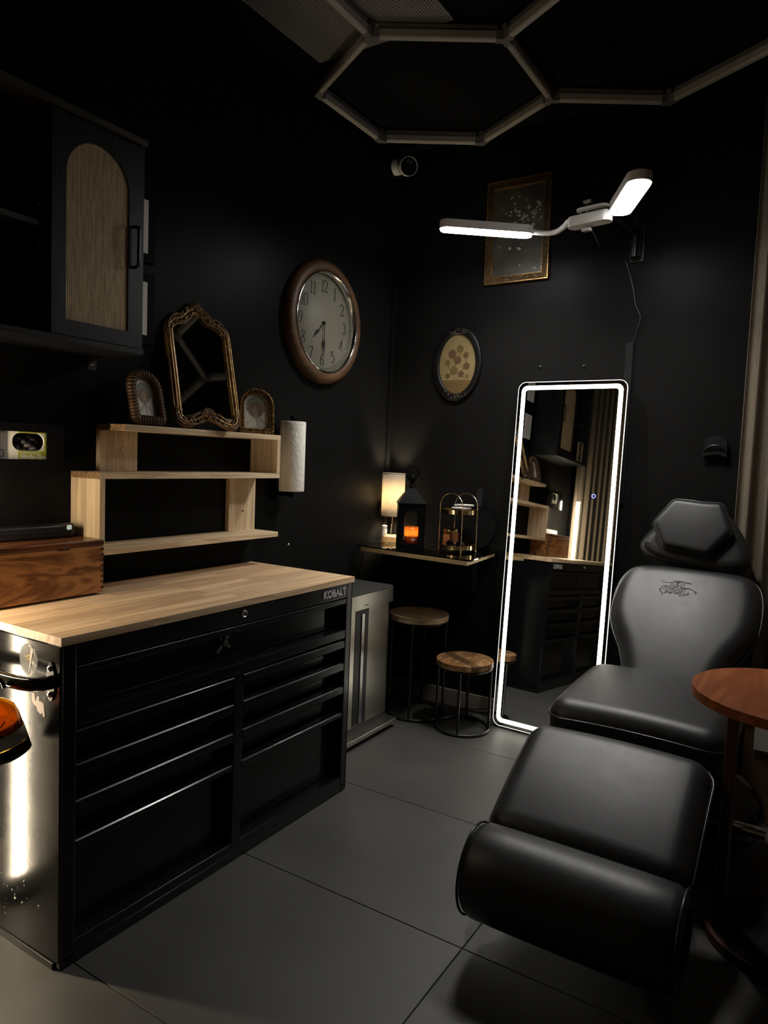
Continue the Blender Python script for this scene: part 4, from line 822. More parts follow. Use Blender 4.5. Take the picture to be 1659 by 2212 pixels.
def head(p0, p1, w_, h_, lab):
    p0, p1 = Vector(p0), Vector(p1); d = (p1 - p0).normalized(); sd = Vector((0, 0, 1)).cross(d).normalized(); u_ = d.cross(sd)
    Mh = frame(p0, d, sd, u_); L_ = (p1 - p0).length
    hd = MB().prism(rrect(0, L_, -w_ / 2, w_ / 2, w_ * 0.49, 10), 0.003, h_, Mh, True).build('lamp_head', WHITEP, lp, bevel=0.003, seg=3)
    MB().prism(rrect(0.004, L_ - 0.004, -w_ / 2 + 0.004, w_ / 2 - 0.004, w_ * 0.43, 10), -0.004, 0.0035, Mh, True).build('diffuser', HEADEM, hd)
    al = bpy.data.lights.new('head_light', 'AREA'); al.shape = 'RECTANGLE'; al.size = L_ - 0.05; al.size_y = w_ - 0.02; al.energy = HEAD_W; al.color = (1.0, 0.965, 0.90); al.spread = R(120)
    ao = bpy.data.objects.new('head_light', al); COL.objects.link(ao); ao.parent = lp
    ao.matrix_parent_inverse = Matrix.Translation(-Vector(lp.location)); ao.matrix_basis = Mh @ T(L_ / 2, 0, -0.0045)
    for x in (w_ * 0.62, L_ - w_ * 0.36): MB().ringprism(resample(rrect(x, x + 0.0012, -w_ / 2 - 0.0004, w_ / 2 + 0.0004, 0.0003, 2), 24), resample(rrect(x + 0.0003, x + 0.0009, -w_ / 2 + 0.002, w_ / 2 - 0.002, 0.0002, 2), 24), 0.004, h_ - 0.002, Mh).build('seam', GREYS, hd)
    return hd
head((0.548, -0.562, 2.222), (0.862, -0.318, 2.222), 0.066, 0.036, 'l')
head((1.402, -0.735, 2.222), (1.247, -0.425, 2.222), 0.084, 0.036, 'r')
MB().tube(smoothpath([(0.858, -0.322, 2.24), (0.90, -0.296, 2.236), (0.95, -0.288, 2.235), (0.995, -0.31, 2.245), (1.025, -0.345, 2.252), (1.05, -0.362, 2.242)], 6), 0.0115, 12).build('gooseneck', WHITEP, lp)
MB().tube(smoothpath([(1.255, -0.44, 2.24), (1.24, -0.405, 2.244), (1.215, -0.39, 2.244), (1.19, -0.386, 2.242)], 6), 0.0115, 12).build('gooseneck', WHITEP, lp)
cbp = smoothpath([(1.12, -0.36, 2.214), (1.13, -0.33, 2.19), (1.135, -0.22, 2.16), (1.15, -0.06, 2.175), (1.178, -0.008, 2.16), (1.215, -0.006, 2.05), (1.232, -0.006, 1.97), (1.256, -0.006, 1.915), (1.247, -0.006, 1.86), (1.238, -0.006, 1.82), (1.229, -0.006, 1.80)], 6)
MB().tube(cbp, 0.0026, 8).build('power_cord', BLKPLA, lp)
MB().prism(rrect(1.205, 1.238, 1.0, 1.805, 0.003, 3), 0, 0.014, frame((0, -0.0005, 0), (1, 0, 0), (0, 0, 1), (0, -1, 0)))
rc = MB().box(1.203, 1.236, -0.013, -0.0005, 1.1, 1.805).build('cable_cover', mat('black_cable_cover', (0.011, 0.011, 0.0112), 0.5, spec=0.1), None, bevel=0.002, loc=(1.22, 0, 1.1))
tag(rc, 'black vertical cable cover strip on the wall above the lit mirror', 'cable cover')

# ------------------------------------------------------------------ LED floor mirror
ym = R(2.1); ln = math.atan2(0.1, 1.63)
xr = Vector((math.cos(ym), -math.sin(ym), 0)); nh = Vector((-math.sin(ym), -math.cos(ym), 0))
um = Vector((0, 0, 1)) * math.cos(ln) - nh * math.sin(ln); nn = nh * math.cos(ln) + Vector((0, 0, 1)) * math.sin(ln)
fm = thing('floor_mirror', 'tall backlit LED mirror leaning against the back wall beside the chair', 'mirror', (0.97, -0.14, 0))
Mf = frame(Vector((0.722, -0.135, 0.012)), xr, um, nn); W_, H_ = 0.508, 1.632
MB().prism(rrect(0.012, W_ - 0.012, 0.012, H_ - 0.012, 0.026), -0.024, -0.0056, Mf).build('back_case', BLKMET, fm)
MB().prism(rrect(0, W_, 0, H_, 0.036, 10), -0.0055, -0.0005, Mf).build('glass', MIRROR, fm)
MB().ringprism(rrect(-0.001, W_ + 0.001, -0.001, H_ + 0.001, 0.037, 10), rrect(0.0012, W_ - 0.0012, 0.0012, H_ - 0.0012, 0.035, 10), -0.0055, 0.0, Mf).build('glowing_edge', EDGEEM, fm)
MB().ringprism(rrect(0.017, W_ - 0.017, 0.017, H_ - 0.017, 0.028, 10), rrect(0.036, W_ - 0.036, 0.036, H_ - 0.036, 0.014, 10), -0.0006, 0.0002, Mf).build('led_band', RINGEM, fm)
MB().ringprism(ellipse(0.398, 1.118, 0.0095, 0.0095, 24), ellipse(0.398, 1.118, 0.0066, 0.0066, 24), -0.0004, 0.0003, Mf).build('touch_switch', BLUEEM, fm)
for x in (0.12, 0.39):
    m = MB().cbox((x, -0.0055, -0.012), (0.03, 0.013, 0.02), Mf).build('foot', BLKPLA, fm)

# ------------------------------------------------------------------ corner shelf and what stands on it
cs = thing('corner_shelf', 'glass-topped wooden corner shelf on the back wall behind the bin', 'shelf', (0.33, -0.2, 0.80))
gp = [(0.052, -0.362), (0.702, -0.434), (0.656, -0.006), (0.014, -0.006)]
wp_ = [(0.062, -0.338), (0.674, -0.404), (0.632, -0.001), (0.024, -0.001)]
MB().prism(wp_, 0.798, 0.822, T()).build('board', SHELFW, cs, bevel=0.0015)
MB().prism(gp, 0.8222, 0.8282, T()).build('glass_top', TABLEG, cs, bevel=0.0008, seg=1)
for x in (0.14, 0.52):
    m = MB().box(x, x + 0.025, -0.25, -0.0005, 0.792, 0.7978).box(x, x + 0.025, -0.006, -0.0005, 0.60, 0.7978)
    m.build('bracket', BLKMET, cs)
ZG = 0.8286
la = thing('table_lamp', 'lit table lamp with linen cylinder shade on the corner shelf', 'lamp', (0.082, -0.092, ZG))
Ml = T(0.086, -0.088, 0)
MB().lathe([(0.053, ZG), (0.0545, ZG + 0.003), (0.0545, ZG + 0.028), (0.052, ZG + 0.030), (0.0001, ZG + 0.030)], 40, Ml).build('base', BAMBOO, la)
MB().cyl((0.086, -0.088, ZG + 0.03), (0.086, -0.088, 1.03), 0.0065, 14).build('stem', CHROME, la)
s = MB().lathe([(0.0595, 0.960), (0.0595, 1.184), (0.0580, 1.184), (0.0580, 0.960), (0.0595, 0.960)], 48, Ml, False).build('shade', SHADE, la)
for z in (0.960, 1.1785): MB().lathe([(0.0597, z), (0.0602, z + 0.0005), (0.0602, z + 0.005), (0.0597, z + 0.0055)], 48, Ml, False).build('hem', SHADE, s)
MB().ball((0.086, -0.088, 1.066), 0.024, 12, None, (1, 1, 1.2)).build('bulb', emit('warm_bulb', (1.0, 0.84, 0.58), BULB_L), la)
cp = MB().lathe([(0.0135, 0), (0.0135, 0.034), (0.0125, 0.036), (0.0125, 0.040), (0.0135, 0.041), (0.0135, 0.050), (0.011, 0.053), (0.0001, 0.053)], 20, T(0.062, -0.122, ZG + 0.0305))
tag(cp.build('pill_bottle', WHITEP, None, loc=(0.062, -0.122, ZG + 0.0305)), 'tiny white capped bottle standing on the wooden lamp base', 'bottle')
# lantern
lt_ = thing('lantern', 'black metal candle lantern with ring handle on the corner shelf', 'lantern', (0.31, -0.262, ZG))
Mn = T(0.296, -0.262, ZG) @ RZ(R(34.5))
hs, hb = 0.0635, 0.215
l = MB()
side = polar_ring(arch(-0.037, 0.037, 0.028, 0.185, 16), (-hs, hs, 0, hb)); hole = arch(-0.037, 0.037, 0.028, 0.185, 16)
for kk in range(4):
    Mk2 = Mn @ RZ(kk * PI / 2) @ frame((0, -hs, 0), (1, 0, 0), (0, 0, 1), (0, -1, 0)); l.ringprism(side, hole, -0.010, 0, Mk2)
l.box(-hs, hs, -hs, hs, 0.0, 0.022, Mn).build('body', MATTEBLK, lt_)
pr_ = [(hs + 0.004, hb), (hs + 0.004, hb + 0.006), (0.045, hb + 0.040), (0.028, hb + 0.062), (0.016, hb + 0.076), (0.014, hb + 0.082)]
r_ = MB(); vs = []
for rr, z in pr_: vs += [(-rr, -rr, z), (rr, -rr, z), (rr, rr, z), (-rr, rr, z)]
r_.add(vs, [(4 * i + k, 4 * i + (k + 1) % 4, 4 * i + 4 + (k + 1) % 4, 4 * i + 4 + k) for i in range(len(pr_) - 1) for k in range(4)] + [(3, 2, 1, 0), (20, 21, 22, 23)], Mn).build('roof', MATTEBLK, lt_)
z0 = hb + 0.08
MB().lathe([(0.016, z0), (0.017, z0 + 0.006), (0.010, z0 + 0.012), (0.008, z0 + 0.022), (0.013, z0 + 0.030), (0.018, z0 + 0.036), (0.018, z0 + 0.044), (0.013, z0 + 0.058), (0.0001, z0 + 0.066)], 24, Mn).build('finial', MATTEBLK, lt_)
cc = Mn @ Vector((0, 0, z0 + 0.074)); vd = Vector((0.87, 0.49, 0))
MB().tube([cc + vd * (0.031 * math.cos(t)) + Vector((0, 0, 0.031 * math.sin(t))) for t in [2 * PI * k / 40 for k in range(40)]], 0.0038, 8, True).build('ring_handle', MATTEBLK, lt_)
ca = thing('jar_candle', 'burning candle in amber glass jar inside the black lantern', 'candle', (0.296, -0.262, ZG + 0.022))
Mca = Mn @ T(0.004, -0.016, 0.0225)
MB().lathe([(0.030, 0), (0.033, 0.004), (0.034, 0.084), (0.032, 0.084), (0.031, 0.005), (0.0001, 0.005)], 40, Mca, False).build('jar', AMBERC, ca)
MB().lathe([(0.0305, 0.006), (0.0305, 0.040), (0.0001, 0.038)], 40, Mca).build('wax', WAX, ca)
MB().cyl(Mca @ Vector((0, 0, 0.039)), Mca @ Vector((0, 0, 0.05)), 0.0012, 6).build('wick', INK, ca)
MB().lathe([(0.0001, 0.048), (0.0035, 0.054), (0.0042, 0.059), (0.0025, 0.067), (0.0001, 0.075)], 12, Mca, False).build('flame', FLAME, ca)
def jar_text(body, size, r_, z, a0, Mj, mb):
    cuv = text(body, size, Matrix.Identity(4), 0.0001)
    vs = [(r_ * math.cos(a0 + p[0] / r_) * (1 + 0.001), r_ * math.sin(a0 + p[0] / r_), z + p[1]) for p in cuv.v]; mb.add(vs, cuv.f, Mj); return mb
jl = MB(); jar_text('MANGO', 0.011, 0.0352, 0.045, R(-82), Mca, jl).build('dark_lettering', mat('dark_brown_ink', (0.03, 0.012, 0.006), 0.6), ca)
jl = MB()
for kk, wl in enumerate((0.020, 0.024, 0.019)):
    vs = []; zc_ = 0.027 - kk * 0.0042
    for t in range(9): an = R(-76) + (t / 8 - 0.5) * wl / 0.0352; vs += [(0.0352 * math.cos(an), 0.0352 * math.sin(an), zc_), (0.0352 * math.cos(an), 0.0352 * math.sin(an), zc_ + 0.0013)]
    jl.add(vs, [(2 * t, 2 * t + 2, 2 * t + 3, 2 * t + 1) for t in range(8)], Mca)
jl.build('small_print', mat('pale_ink', (0.5, 0.42, 0.36), 0.6), ca)
# tiered tray
tr = thing('tiered_tray', 'two-tier black tray with thin brass hoop handles on corner shelf', 'tray', (0.52, -0.18, ZG))
e1 = Vector((0.945, -0.327, 0)); e2 = Vector((0.327, 0.945, 0)); ctr = Vector((0.508, -0.172, ZG))
Mt = frame(ctr, e1, e2, (0, 0, 1))
for z in (0.014, 0.182):
    t_ = MB().prism(ellipse(0, 0, 0.086, 0.086, 56), z, z + 0.004, Mt, True).build('tray', mat('black_stone', (0.008, 0.008, 0.009), 0.12), tr)
    MB().ringprism(ellipse(0, 0, 0.0875, 0.0875, 56), ellipse(0, 0, 0.086, 0.086, 56), z - 0.002, z + 0.018, Mt).build('brass_rim', BRASS, t_)
for vv in (-0.05, 0.05):
    hw_ = 0.0755
    pth = [(-hw_, vv, 0.004), (-hw_, vv, 0.1), (-hw_, vv, 0.215)] + [(-hw_ * math.cos(PI * k / 16), vv, 0.215 + 0.062 * math.sin(PI * k / 16)) for k in range(1, 16)] + [(hw_, vv, 0.215), (hw_, vv, 0.1), (hw_, vv, 0.004)]
    MB().tube(pth, 0.0021, 8, False, Mt).build('hoop_handle', ROSEGOLD, tr)
    for x in (-hw_, hw_): MB().ball((x, vv, 0.0042), 0.0042, 8, Mt).build('foot', BRASS, tr)
cj = thing('jar_candle', 'orange-labelled candle jar with gold rim on the lower tray', 'candle', (0.47, -0.17, ZG + 0.018))
Mj = Mt @ T(-0.032, -0.012, 0.0185)
MB().lathe([(0.032, 0), (0.036, 0.004), (0.036, 0.074), (0.0345, 0.074), (0.0345, 0.005), (0.0001, 0.005)], 36, Mj, False).build('jar', CANDLEJ, cj)
MB().lathe([(0.0365, 0.072), (0.038, 0.074), (0.038, 0.082), (0.0365, 0.084), (0.033, 0.084), (0.033, 0.072)], 36, Mj, False).build('gold_rim', BRASS, cj)
MB().lathe([(0.034, 0.006), (0.034, 0.05), (0.0001, 0.05)], 36, Mj).build('wax', WAX, cj)
vs = []; n = 14
for k in range(n + 1): an = R(-150) + R(95) * k / n; vs += [(0.0363 * math.cos(an), 0.0363 * math.sin(an), 0.005), (0.0363 * math.cos(an), 0.0363 * math.sin(an), 0.060)]
lb = MB().add(vs, [(2 * k, 2 * k + 2, 2 * k + 3, 2 * k + 1) for k in range(n)], Mj, True).build('label_wrap', ORANGE, cj)
random.seed(5); dp = MB()
for i in range(60):
    u, z = random.uniform(-1, 1), random.uniform(0.007, 0.058)
    if abs(u) < 0.55 and 0.017 < z < 0.048: continue
    an = R(-102.5) + u * R(44); p = Mj @ Vector((0.0366 * math.cos(an), 0.0366 * math.sin(an), z)); dp.ball(p, random.uniform(0.0008, 0.0018), 4)
dp.build('label_flecks', ROSEL, lb)
for i, (dx_, dy_, dz_, tx_, ty2) in enumerate(((0.028, -0.006, 0.187, 0, 0), (0.000, 0.018, 0.2005, -4, 4), (0.010, 0.024, 0.2145, -4, 5))):
    ml = Mt @ T(dx_, dy_, dz_) @ RX(R(tx_)) @ RY(R(-ty2)); m = MB().lathe([(0.043, 0.0005), (0.047, 0.002), (0.048, 0.005), (0.0465, 0.0085), (0.0001, 0.009)], 40, ml)
    lab = ('lowest white ceramic coaster lying flat on the upper tray', 'middle white ceramic coaster tilted on the upper tray pile', 'topmost white ceramic coaster of the tilted tray pile')[i]
    tag(m.build('coaster', CERAMIC, None, loc=ml.translation), lab, 'coaster', 'white coasters on the upper tray')
gl_ = thing('sunglasses', 'dark sunglasses folded on the lower tray before the candle', 'sunglasses', Mt @ Vector((0.03, -0.045, 0.018)))
Mgl = Mt @ T(0.036, -0.052, 0.0205) @ RZ(R(12)) @ Matrix.Scale(0.8, 4)
for x in (-0.033, 0.033):
    MB().tube([(x + 0.027 * math.cos(t), 0, 0.021 + 0.020 * math.sin(t)) for t in [2 * PI * k / 28 for k in range(28)]], 0.0028, 8, True, Mgl).build('rim', BLKPLA, gl_)
    MB().prism(ellipse(x, 0.021, 0.026, 0.019, 28), -0.0008, 0.0008, Mgl @ frame((0, 0, 0), (1, 0, 0), (0, 0, 1), (0, -1, 0))).build('lens', DARKLENS, gl_)
    MB().tube(smoothpath([(x * 1.82, 0, 0.028), (x * 1.80, 0.012, 0.02), (x * 1.2, 0.016, 0.018), (x * 0.3, 0.018, 0.016)], 4), 0.002, 6, False, Mgl).build('temple', BLKPLA, gl_)
MB().tube(smoothpath([(-0.008, 0, 0.026), (0, 0, 0.031), (0.008, 0, 0.026)], 4), 0.0022, 6, False, Mgl).build('bridge', BRASS, gl_)
pdm = thing('hand_mirror', 'round black hand mirror with upright handle leaning behind the tray', 'hand mirror', (0.545, -0.03, ZG))
Mpd = frame((0.540, -0.060, ZG + 0.001), (1, 0, 0), Vector((0, 0.22, 0.975)), Vector((0, -0.975, 0.22)))
MB().prism(ellipse(0, 0.108, 0.108, 0.108, 56), 0, 0.010, Mpd, True).build('disc', mat('black_hand_mirror', (0.003, 0.003, 0.003), 0.45, bump=0.4, bscale=160, spec=0.1), pdm, bevel=0.003)
MB().prism(rrect(-0.017, 0.017, 0.20, 0.305, 0.0165, 8), 0.0005, 0.0095, Mpd, True).build('handle', BLKPLA, pdm, bevel=0.002)
# cable hanging under the shelf
hc = MB().tube(smoothpath([(0.008, -0.19, 0.81), (0.007, -0.20, 0.80), (0.006, -0.225, 0.75), (0.006, -0.25, 0.66), (0.006, -0.26, 0.5), (0.01, -0.25, 0.2), (0.02, -0.2, 0.02), (0.08, -0.10, 0.006), (0.2, -0.055, 0.006), (0.33, -0.048, 0.006), (0.45, -0.042, 0.006), (0.62, -0.03, 0.03), (0.72, -0.022, 0.075)], 7), 0.003, 8)
tag(hc.build('power_cord', BLKPLA, None, loc=(0.03, -0.2, 0.0)), 'black power cord hanging from the corner shelf to the floor', 'cord')
hc = MB().tube(smoothpath([(0.022, -0.36, 0.006), (0.03, -0.28, 0.10), (0.05, -0.17, 0.115), (0.09, -0.10, 0.06), (0.15, -0.05, 0.008), (0.25, -0.034, 0.006), (0.42, -0.026, 0.006), (0.56, -0.024, 0.006), (0.70, -0.022, 0.02), (0.76, -0.022, 0.05)], 7), 0.0035, 8)
tag(hc.build('power_cord', BLKPLA, None, loc=(0.3, -0.2, 0.0)), 'looped black cord on the floor along the baseboard behind the stools', 'cord')

# ------------------------------------------------------------------ step bin
bn = thing('step_bin', 'brushed steel step bin with dark lid beside the tool chest', 'bin', (0.17, -0.66, 0))
by0, by1, bxf = -0.90, -0.425, 0.325
def bslice(pad_): return [(0.04 - pad_, by0 - pad_), (bxf - 0.02 + pad_ * 0.5, by0 - pad_)] + [(bxf + pad_ - 0.05 + 0.05 * math.sin(t), by1 + pad_ - 0.05 + 0.05 * math.cos(t)) for t in [PI / 2 * (1 - k / 8) for k in range(9)]] + [(0.04 - pad_, by1 + pad_)]
def bsl(p): 
    r_ = 0.045; x0, x1, y0, y1 = 0.035 - p, bxf + p - 0.012, by0 - p, by1 + p
    return rrect(x0, x1, y0, y1, r_, 8)
MB().prism(bsl(0), 0.075, 0.60, None, True).build('body', STEEL, bn)
MB().prism(bsl(0.012), 0.598, 0.662, None, True).build('rim', STEEL, bn, bevel=0.002)
MB().prism(bsl(0.011), 0.662, 0.668, None, True).build('lid', STEELD, bn, bevel=0.002)
MB().box(bxf - 0.016, bxf - 0.0105, -0.735, -0.632, 0.078, 0.597).build('handle_recess', mat('dark_recess', (0.012, 0.012, 0.012), 0.35), bn)
MB().box(bxf - 0.0105, bxf - 0.006, -0.690, -0.668, 0.085, 0.575).build('handle_strip', brushed('bright_strip', (0.6, 0.6, 0.6), 0.2), bn, bevel=0.001)
MB().box(bxf + 0.0002, bxf + 0.0006, -0.685, -0.652, 0.612, 0.616).build('maker_mark', INK, bn)
MB().prism(bsl(-0.004), 0.022, 0.076, None, True).build('plinth', mat('dark_plinth', (0.03, 0.03, 0.03), 0.4), bn)
MB().box(bxf - 0.02, bxf + 0.03, by0 - 0.01, by1 + 0.005, 0.022, 0.044).build('pedal', STEEL, bn, bevel=0.003)
MB().prism(bsl(0.004), 0.0005, 0.022, None, True).build('base', BLKPLA, bn)

# ------------------------------------------------------------------ two round stools (nesting side tables)
def stool(label, cx_, cy_, r_, zt, th, strips, ang, material, name='round_stool'):
    s_ = thing(name, label, 'stool', (cx_, cy_, 0))
    edges_ = [-r_ + 2 * r_ * k / strips for k in range(strips + 1)]; Mx = T(cx_, cy_, 0) @ RZ(ang)
    for i in range(strips):
        a_, b_ = edges_[i], edges_[i + 1]; poly = []
        for k in range(13): x = a_ + (b_ - a_) * k / 12; poly.append((x, -math.sqrt(max(0, r_ * r_ - x * x))))
        for k in range(13): x = b_ - (b_ - a_) * k / 12; poly.append((x, math.sqrt(max(0, r_ * r_ - x * x))))
        pp = [poly[0]]
        for q in poly[1:]:
            if (Vector(q) - Vector(pp[-1])).length > 1e-4 and (Vector(q) - Vector(pp[0])).length > 1e-4: pp.append(q)
        MB().prism(pp, zt - th, zt, Mx).build('top_plank', material, s_, bevel=0.0008, seg=1)
    def ring(rr, z, t): return MB().tube([(cx_ + rr * math.cos(2 * PI * k / 56), cy_ + rr * math.sin(2 * PI * k / 56), z) for k in range(56)], t, 10, True)
    ring(r_ - 0.01, zt - th - 0.0065, 0.0065).build('top_ring', BLKMET, s_); ring(r_ - 0.008, 0.0075, 0.0075).build('base_ring', BLKMET, s_)
    for k in range(4):
        an = R(-74) + k * PI / 2; x, y = cx_ + (r_ - 0.009) * math.cos(an), cy_ + (r_ - 0.009) * math.sin(an)
        MB().cyl((x, y, 0.01), (x, y, zt - th - 0.003), 0.0062, 12).build('leg', BLKMET, s_)
    return s_
stool('taller round stool with a plain brown wooden top under the corner shelf', 0.335, -0.205, 0.146, 0.505, 0.027, 3, R(75), OAKW)
stool('shorter round stool with a striped wooden top beside the lit mirror', 0.612, -0.243, 0.134, 0.332, 0.026, 6, R(58), STOOLW)

# ------------------------------------------------------------------ client chair
ch = thing('client_chair', 'black leather tattoo client chair with headrest and raised leg rest', 'chair', (1.55, -0.75, 0))
cxm = 1.548
def cushion(name, outline, thick, er, dome, Mx, n=96, curve=None, parent=None, boxy=False):
    m = MB(); seam = pad(m, outline, thick, er, dome, Mx, n, 7, curve, boxy=boxy); o = m.build(name, LEATHER, parent or ch)
    MB().tube(seam, 0.0038, 8, True).build('piping', PIPING, o)
    return o, seam
# seat
Ms = frame((cxm + 0.005, -0.70, 0.522), (1, 0, 0), Vector((0, 1, 0.03)).normalized(), Vector((0, -0.03, 1)).normalized())
so_ = rrect(-0.268, 0.268, -0.375, 0.16, 0.068, 9)
seat, _ = cushion('seat', so_, 0.13, 0.055, 0.0, Ms, 120, curve=lambda u, v: 0.012 - 0.16 * u * u - 0.12 * (v + 0.1) ** 2)
# back
rec = R(42); Mb = frame((cxm + 0.012, -0.58, 0.50), (1, 0, 0), Vector((0, math.sin(rec), math.cos(rec))), Vector((0, -math.cos(rec), math.sin(rec))))
hb_ = [(0.0, -0.15), (0.07, -0.138), (0.125, -0.095), (0.155, -0.03), (0.17, 0.05), (0.20, 0.135), (0.235, 0.20), (0.263, 0.27), (0.27, 0.36), (0.264, 0.44), (0.245, 0.495), (0.20, 0.527), (0.10, 0.536)]
bo_ = smoothpath([(p[0], p[1], 0) for p in hb_] + [(0.0, 0.537, 0)] + [(-p[0], p[1], 0) for p in reversed(hb_[1:])], 6, True)
bo_ = [(p.x, p.y) for p in bo_]
back, _ = cushion('backrest', bo_, 0.105, 0.062, 0.0, Mb, 128, curve=lambda u, v: -0.22 * u * u - 0.10 * (v - 0.27) ** 2)
# lettering pressed into the back
def MBack(u, v): return Mb @ T(u, v, 0.0)
from mathutils.bvhtree import BVHTree
bvh = BVHTree.FromPolygons([Vector(p.co) + OFF[back] for p in back.data.vertices], [tuple(p.vertices) for p in back.data.polygons])
nb = Mb.to_3x3() @ Vector((0, 0, 1))
def press(paths, s=1.0, ou=0.0, ov=0.0):
    m = MB()
    for pth in paths:
        out = []
        for p in pth:
            q = Mb @ Vector((ou + p[0] * s, ov + p[1] * s, 0.2)); hit = bvh.ray_cast(q, -nb)
            if hit[0] is not None: out.append(hit[0] + nb * 0.0003)
        if len(out) > 1: m.tube(out, 0.0010, 5)
    return m
def lines(*pts): 
    out = []
    for a_, b_ in zip(pts, pts[1:]):
        for k in range(6): out.append((a_[0] + (b_[0] - a_[0]) * k / 6, a_[1] + (b_[1] - a_[1]) * k / 6))
    out.append(pts[-1]); return out
def crv(*pts): return [(p.x, p.y) for p in smoothpath([(p[0], p[1], 0) for p in pts], 7)]
# outlines read off the lettering as 1659 x 976 units, y down
def U(*pts): return [((x - 830) / 9760.0, (500 - y) / 9760.0) for x, y in pts]
P_ = [crv(*U((205, 235), (260, 280), (340, 305), (430, 308), (520, 295), (560, 285))), crv(*U((560, 255), (640, 225), (740, 205), (850, 203), (960, 215), (1060, 222), (1150, 245), (1215, 268))), crv(*U((620, 262), (720, 240), (830, 232), (940, 240))), lines(*U((1005, 258), (1110, 258), (1215, 268))),
      lines(*U((560, 285), (510, 455), (480, 455), (528, 500), (565, 470), (620, 262))),
      lines(*U((690, 290), (640, 460), (610, 455), (655, 500), (700, 465), (725, 385), (770, 378), (750, 460), (725, 460), (755, 497), (800, 465), (860, 290), (830, 280), (770, 260), (690, 290))), lines(*U((750, 285), (730, 350), (775, 345), (795, 290), (750, 285))),
      lines(*U((935, 250), (880, 435), (845, 432), (890, 485), (935, 455), (1000, 255))),
      crv(*U((425, 445), (350, 450), (280, 490), (258, 540), (290, 600), (360, 650), (405, 700), (410, 750), (375, 785))), crv(*U((520, 545), (440, 525), (370, 490), (340, 500), (350, 550), (420, 600), (460, 640), (450, 690), (415, 710))), crv(*U((425, 450), (440, 500), (480, 520))),
      crv(*U((245, 600), (200, 605), (188, 650), (230, 720), (300, 800), (325, 855), (345, 790), (290, 730), (220, 660), (210, 625), (245, 600))), crv(*U((375, 785), (420, 760), (455, 700))),
      lines(*U((575, 555), (520, 570), (475, 735), (540, 775), (645, 725), (700, 570), (690, 540), (640, 540), (575, 555))), lines(*U((590, 570), (545, 715), (545, 740), (605, 712), (645, 575), (590, 570))),
      lines(*U((795, 525), (750, 560), (700, 735), (765, 775), (870, 720), (930, 540), (930, 505))), lines(*U((800, 570), (765, 715), (775, 735), (830, 705), (865, 560), (830, 545), (800, 570))),
      crv(*U((860, 525), (960, 480), (1080, 470), (1200, 487), (1310, 535), (1390, 590), (1415, 625), (1400, 650), (1360, 645), (1385, 620), (1340, 570), (1250, 515), (1100, 492), (980, 505))),
      lines(*U((1045, 565), (1010, 520), (970, 550), (915, 720), (875, 835))), lines(*U((1040, 560), (980, 745))), crv(*U((980, 745), (1060, 740), (1130, 710), (1165, 680), (1145, 650), (1175, 680), (1165, 720), (1110, 765), (1000, 795), (875, 835)))]
press(P_, 1.08, -0.02, 0.405).build('pressed_lettering', mat('pressed_line', (0.003, 0.003, 0.003), 0.6), back)
# headrest
hl = R(22); Mh = frame((cxm + 0.012, -0.215, 0.918), (1, 0, 0), Vector((0, math.sin(hl), math.cos(hl))), Vector((0, -math.cos(hl), math.sin(hl))))
ho = smoothpath([(-0.20, 0.06, 0), (-0.165, 0.11, 0), (-0.10, 0.175, 0), (0.0, 0.20, 0), (0.10, 0.19, 0), (0.155, 0.135, 0), (0.20, 0.05, 0), (0.205, 0.0, 0), (0.17, -0.035, 0), (0.08, -0.05, 0), (-0.08, -0.03, 0), (-0.17, 0.0, 0), (-0.20, 0.03, 0)], 6, True)
hr, _ = cushion('headrest', [(p.x, p.y) for p in reversed(ho)], 0.085, 0.04, 0.0, Mh, 96, curve=lambda u, v: -0.3 * u * u)
hexo = [(-0.09, 0.232), (0.03, 0.222), (0.093, 0.226), (0.138, 0.11), (0.062, 0.003), (-0.11, 0.026), (-0.162, 0.125)]
def chamfer(poly, c):
    out = []
    n = len(poly)
    for i in range(n):
        p = Vector(poly[i]); a_ = Vector(poly[i - 1]); b_ = Vector(poly[(i + 1) % n]); pa = p + (a_ - p).normalized() * c; pb = p + (b_ - p).normalized() * c
        for k in range(5): t = k / 4; out.append(tuple(pa * (1 - t) ** 2 + p * 2 * t * (1 - t) + pb * t * t))
    return out
m = MB(); seam = pad(m, list(reversed(chamfer(hexo, 0.018))), 0.05, 0.02, 0.0, Mh @ T(0.003, -0.003, 0.048), 112, 7, lambda u, v: -0.5 * (u + 0.012) ** 2 - 0.3 * (v - 0.115) ** 2); hp_ = m.build('head_pad', LEATHER, hr); 
MB().tube(seam, 0.0032, 8, True).build('head_piping', PIPING, hr)
MB().cyl(Mh @ Vector((0, -0.10, -0.06)), Mh @ Vector((0, 0.05, -0.06)), 0.012, 12).build('headrest_post', CHROME, ch)
# leg rest
v1 = Vector((0, -0.365, -0.19)).normalized(); Ml_ = frame((cxm - 0.008, -1.165, 0.492), (1, 0, 0), -v1, Vector((1, 0, 0)).cross(-v1))
lo = [Vector((p[0] * (1 + 0.02 * p[1]), p[1])) for p in rrect(-0.263, 0.263, -0.415, 0.0, 0.062, 9)]
cushion('leg_rest', [(p.x, p.y) for p in lo], 0.085, 0.056, 0.0, Ml_, 120, curve=lambda u, v: 0.006 - 0.20 * u * u - 0.22 * (v + 0.2) ** 2)
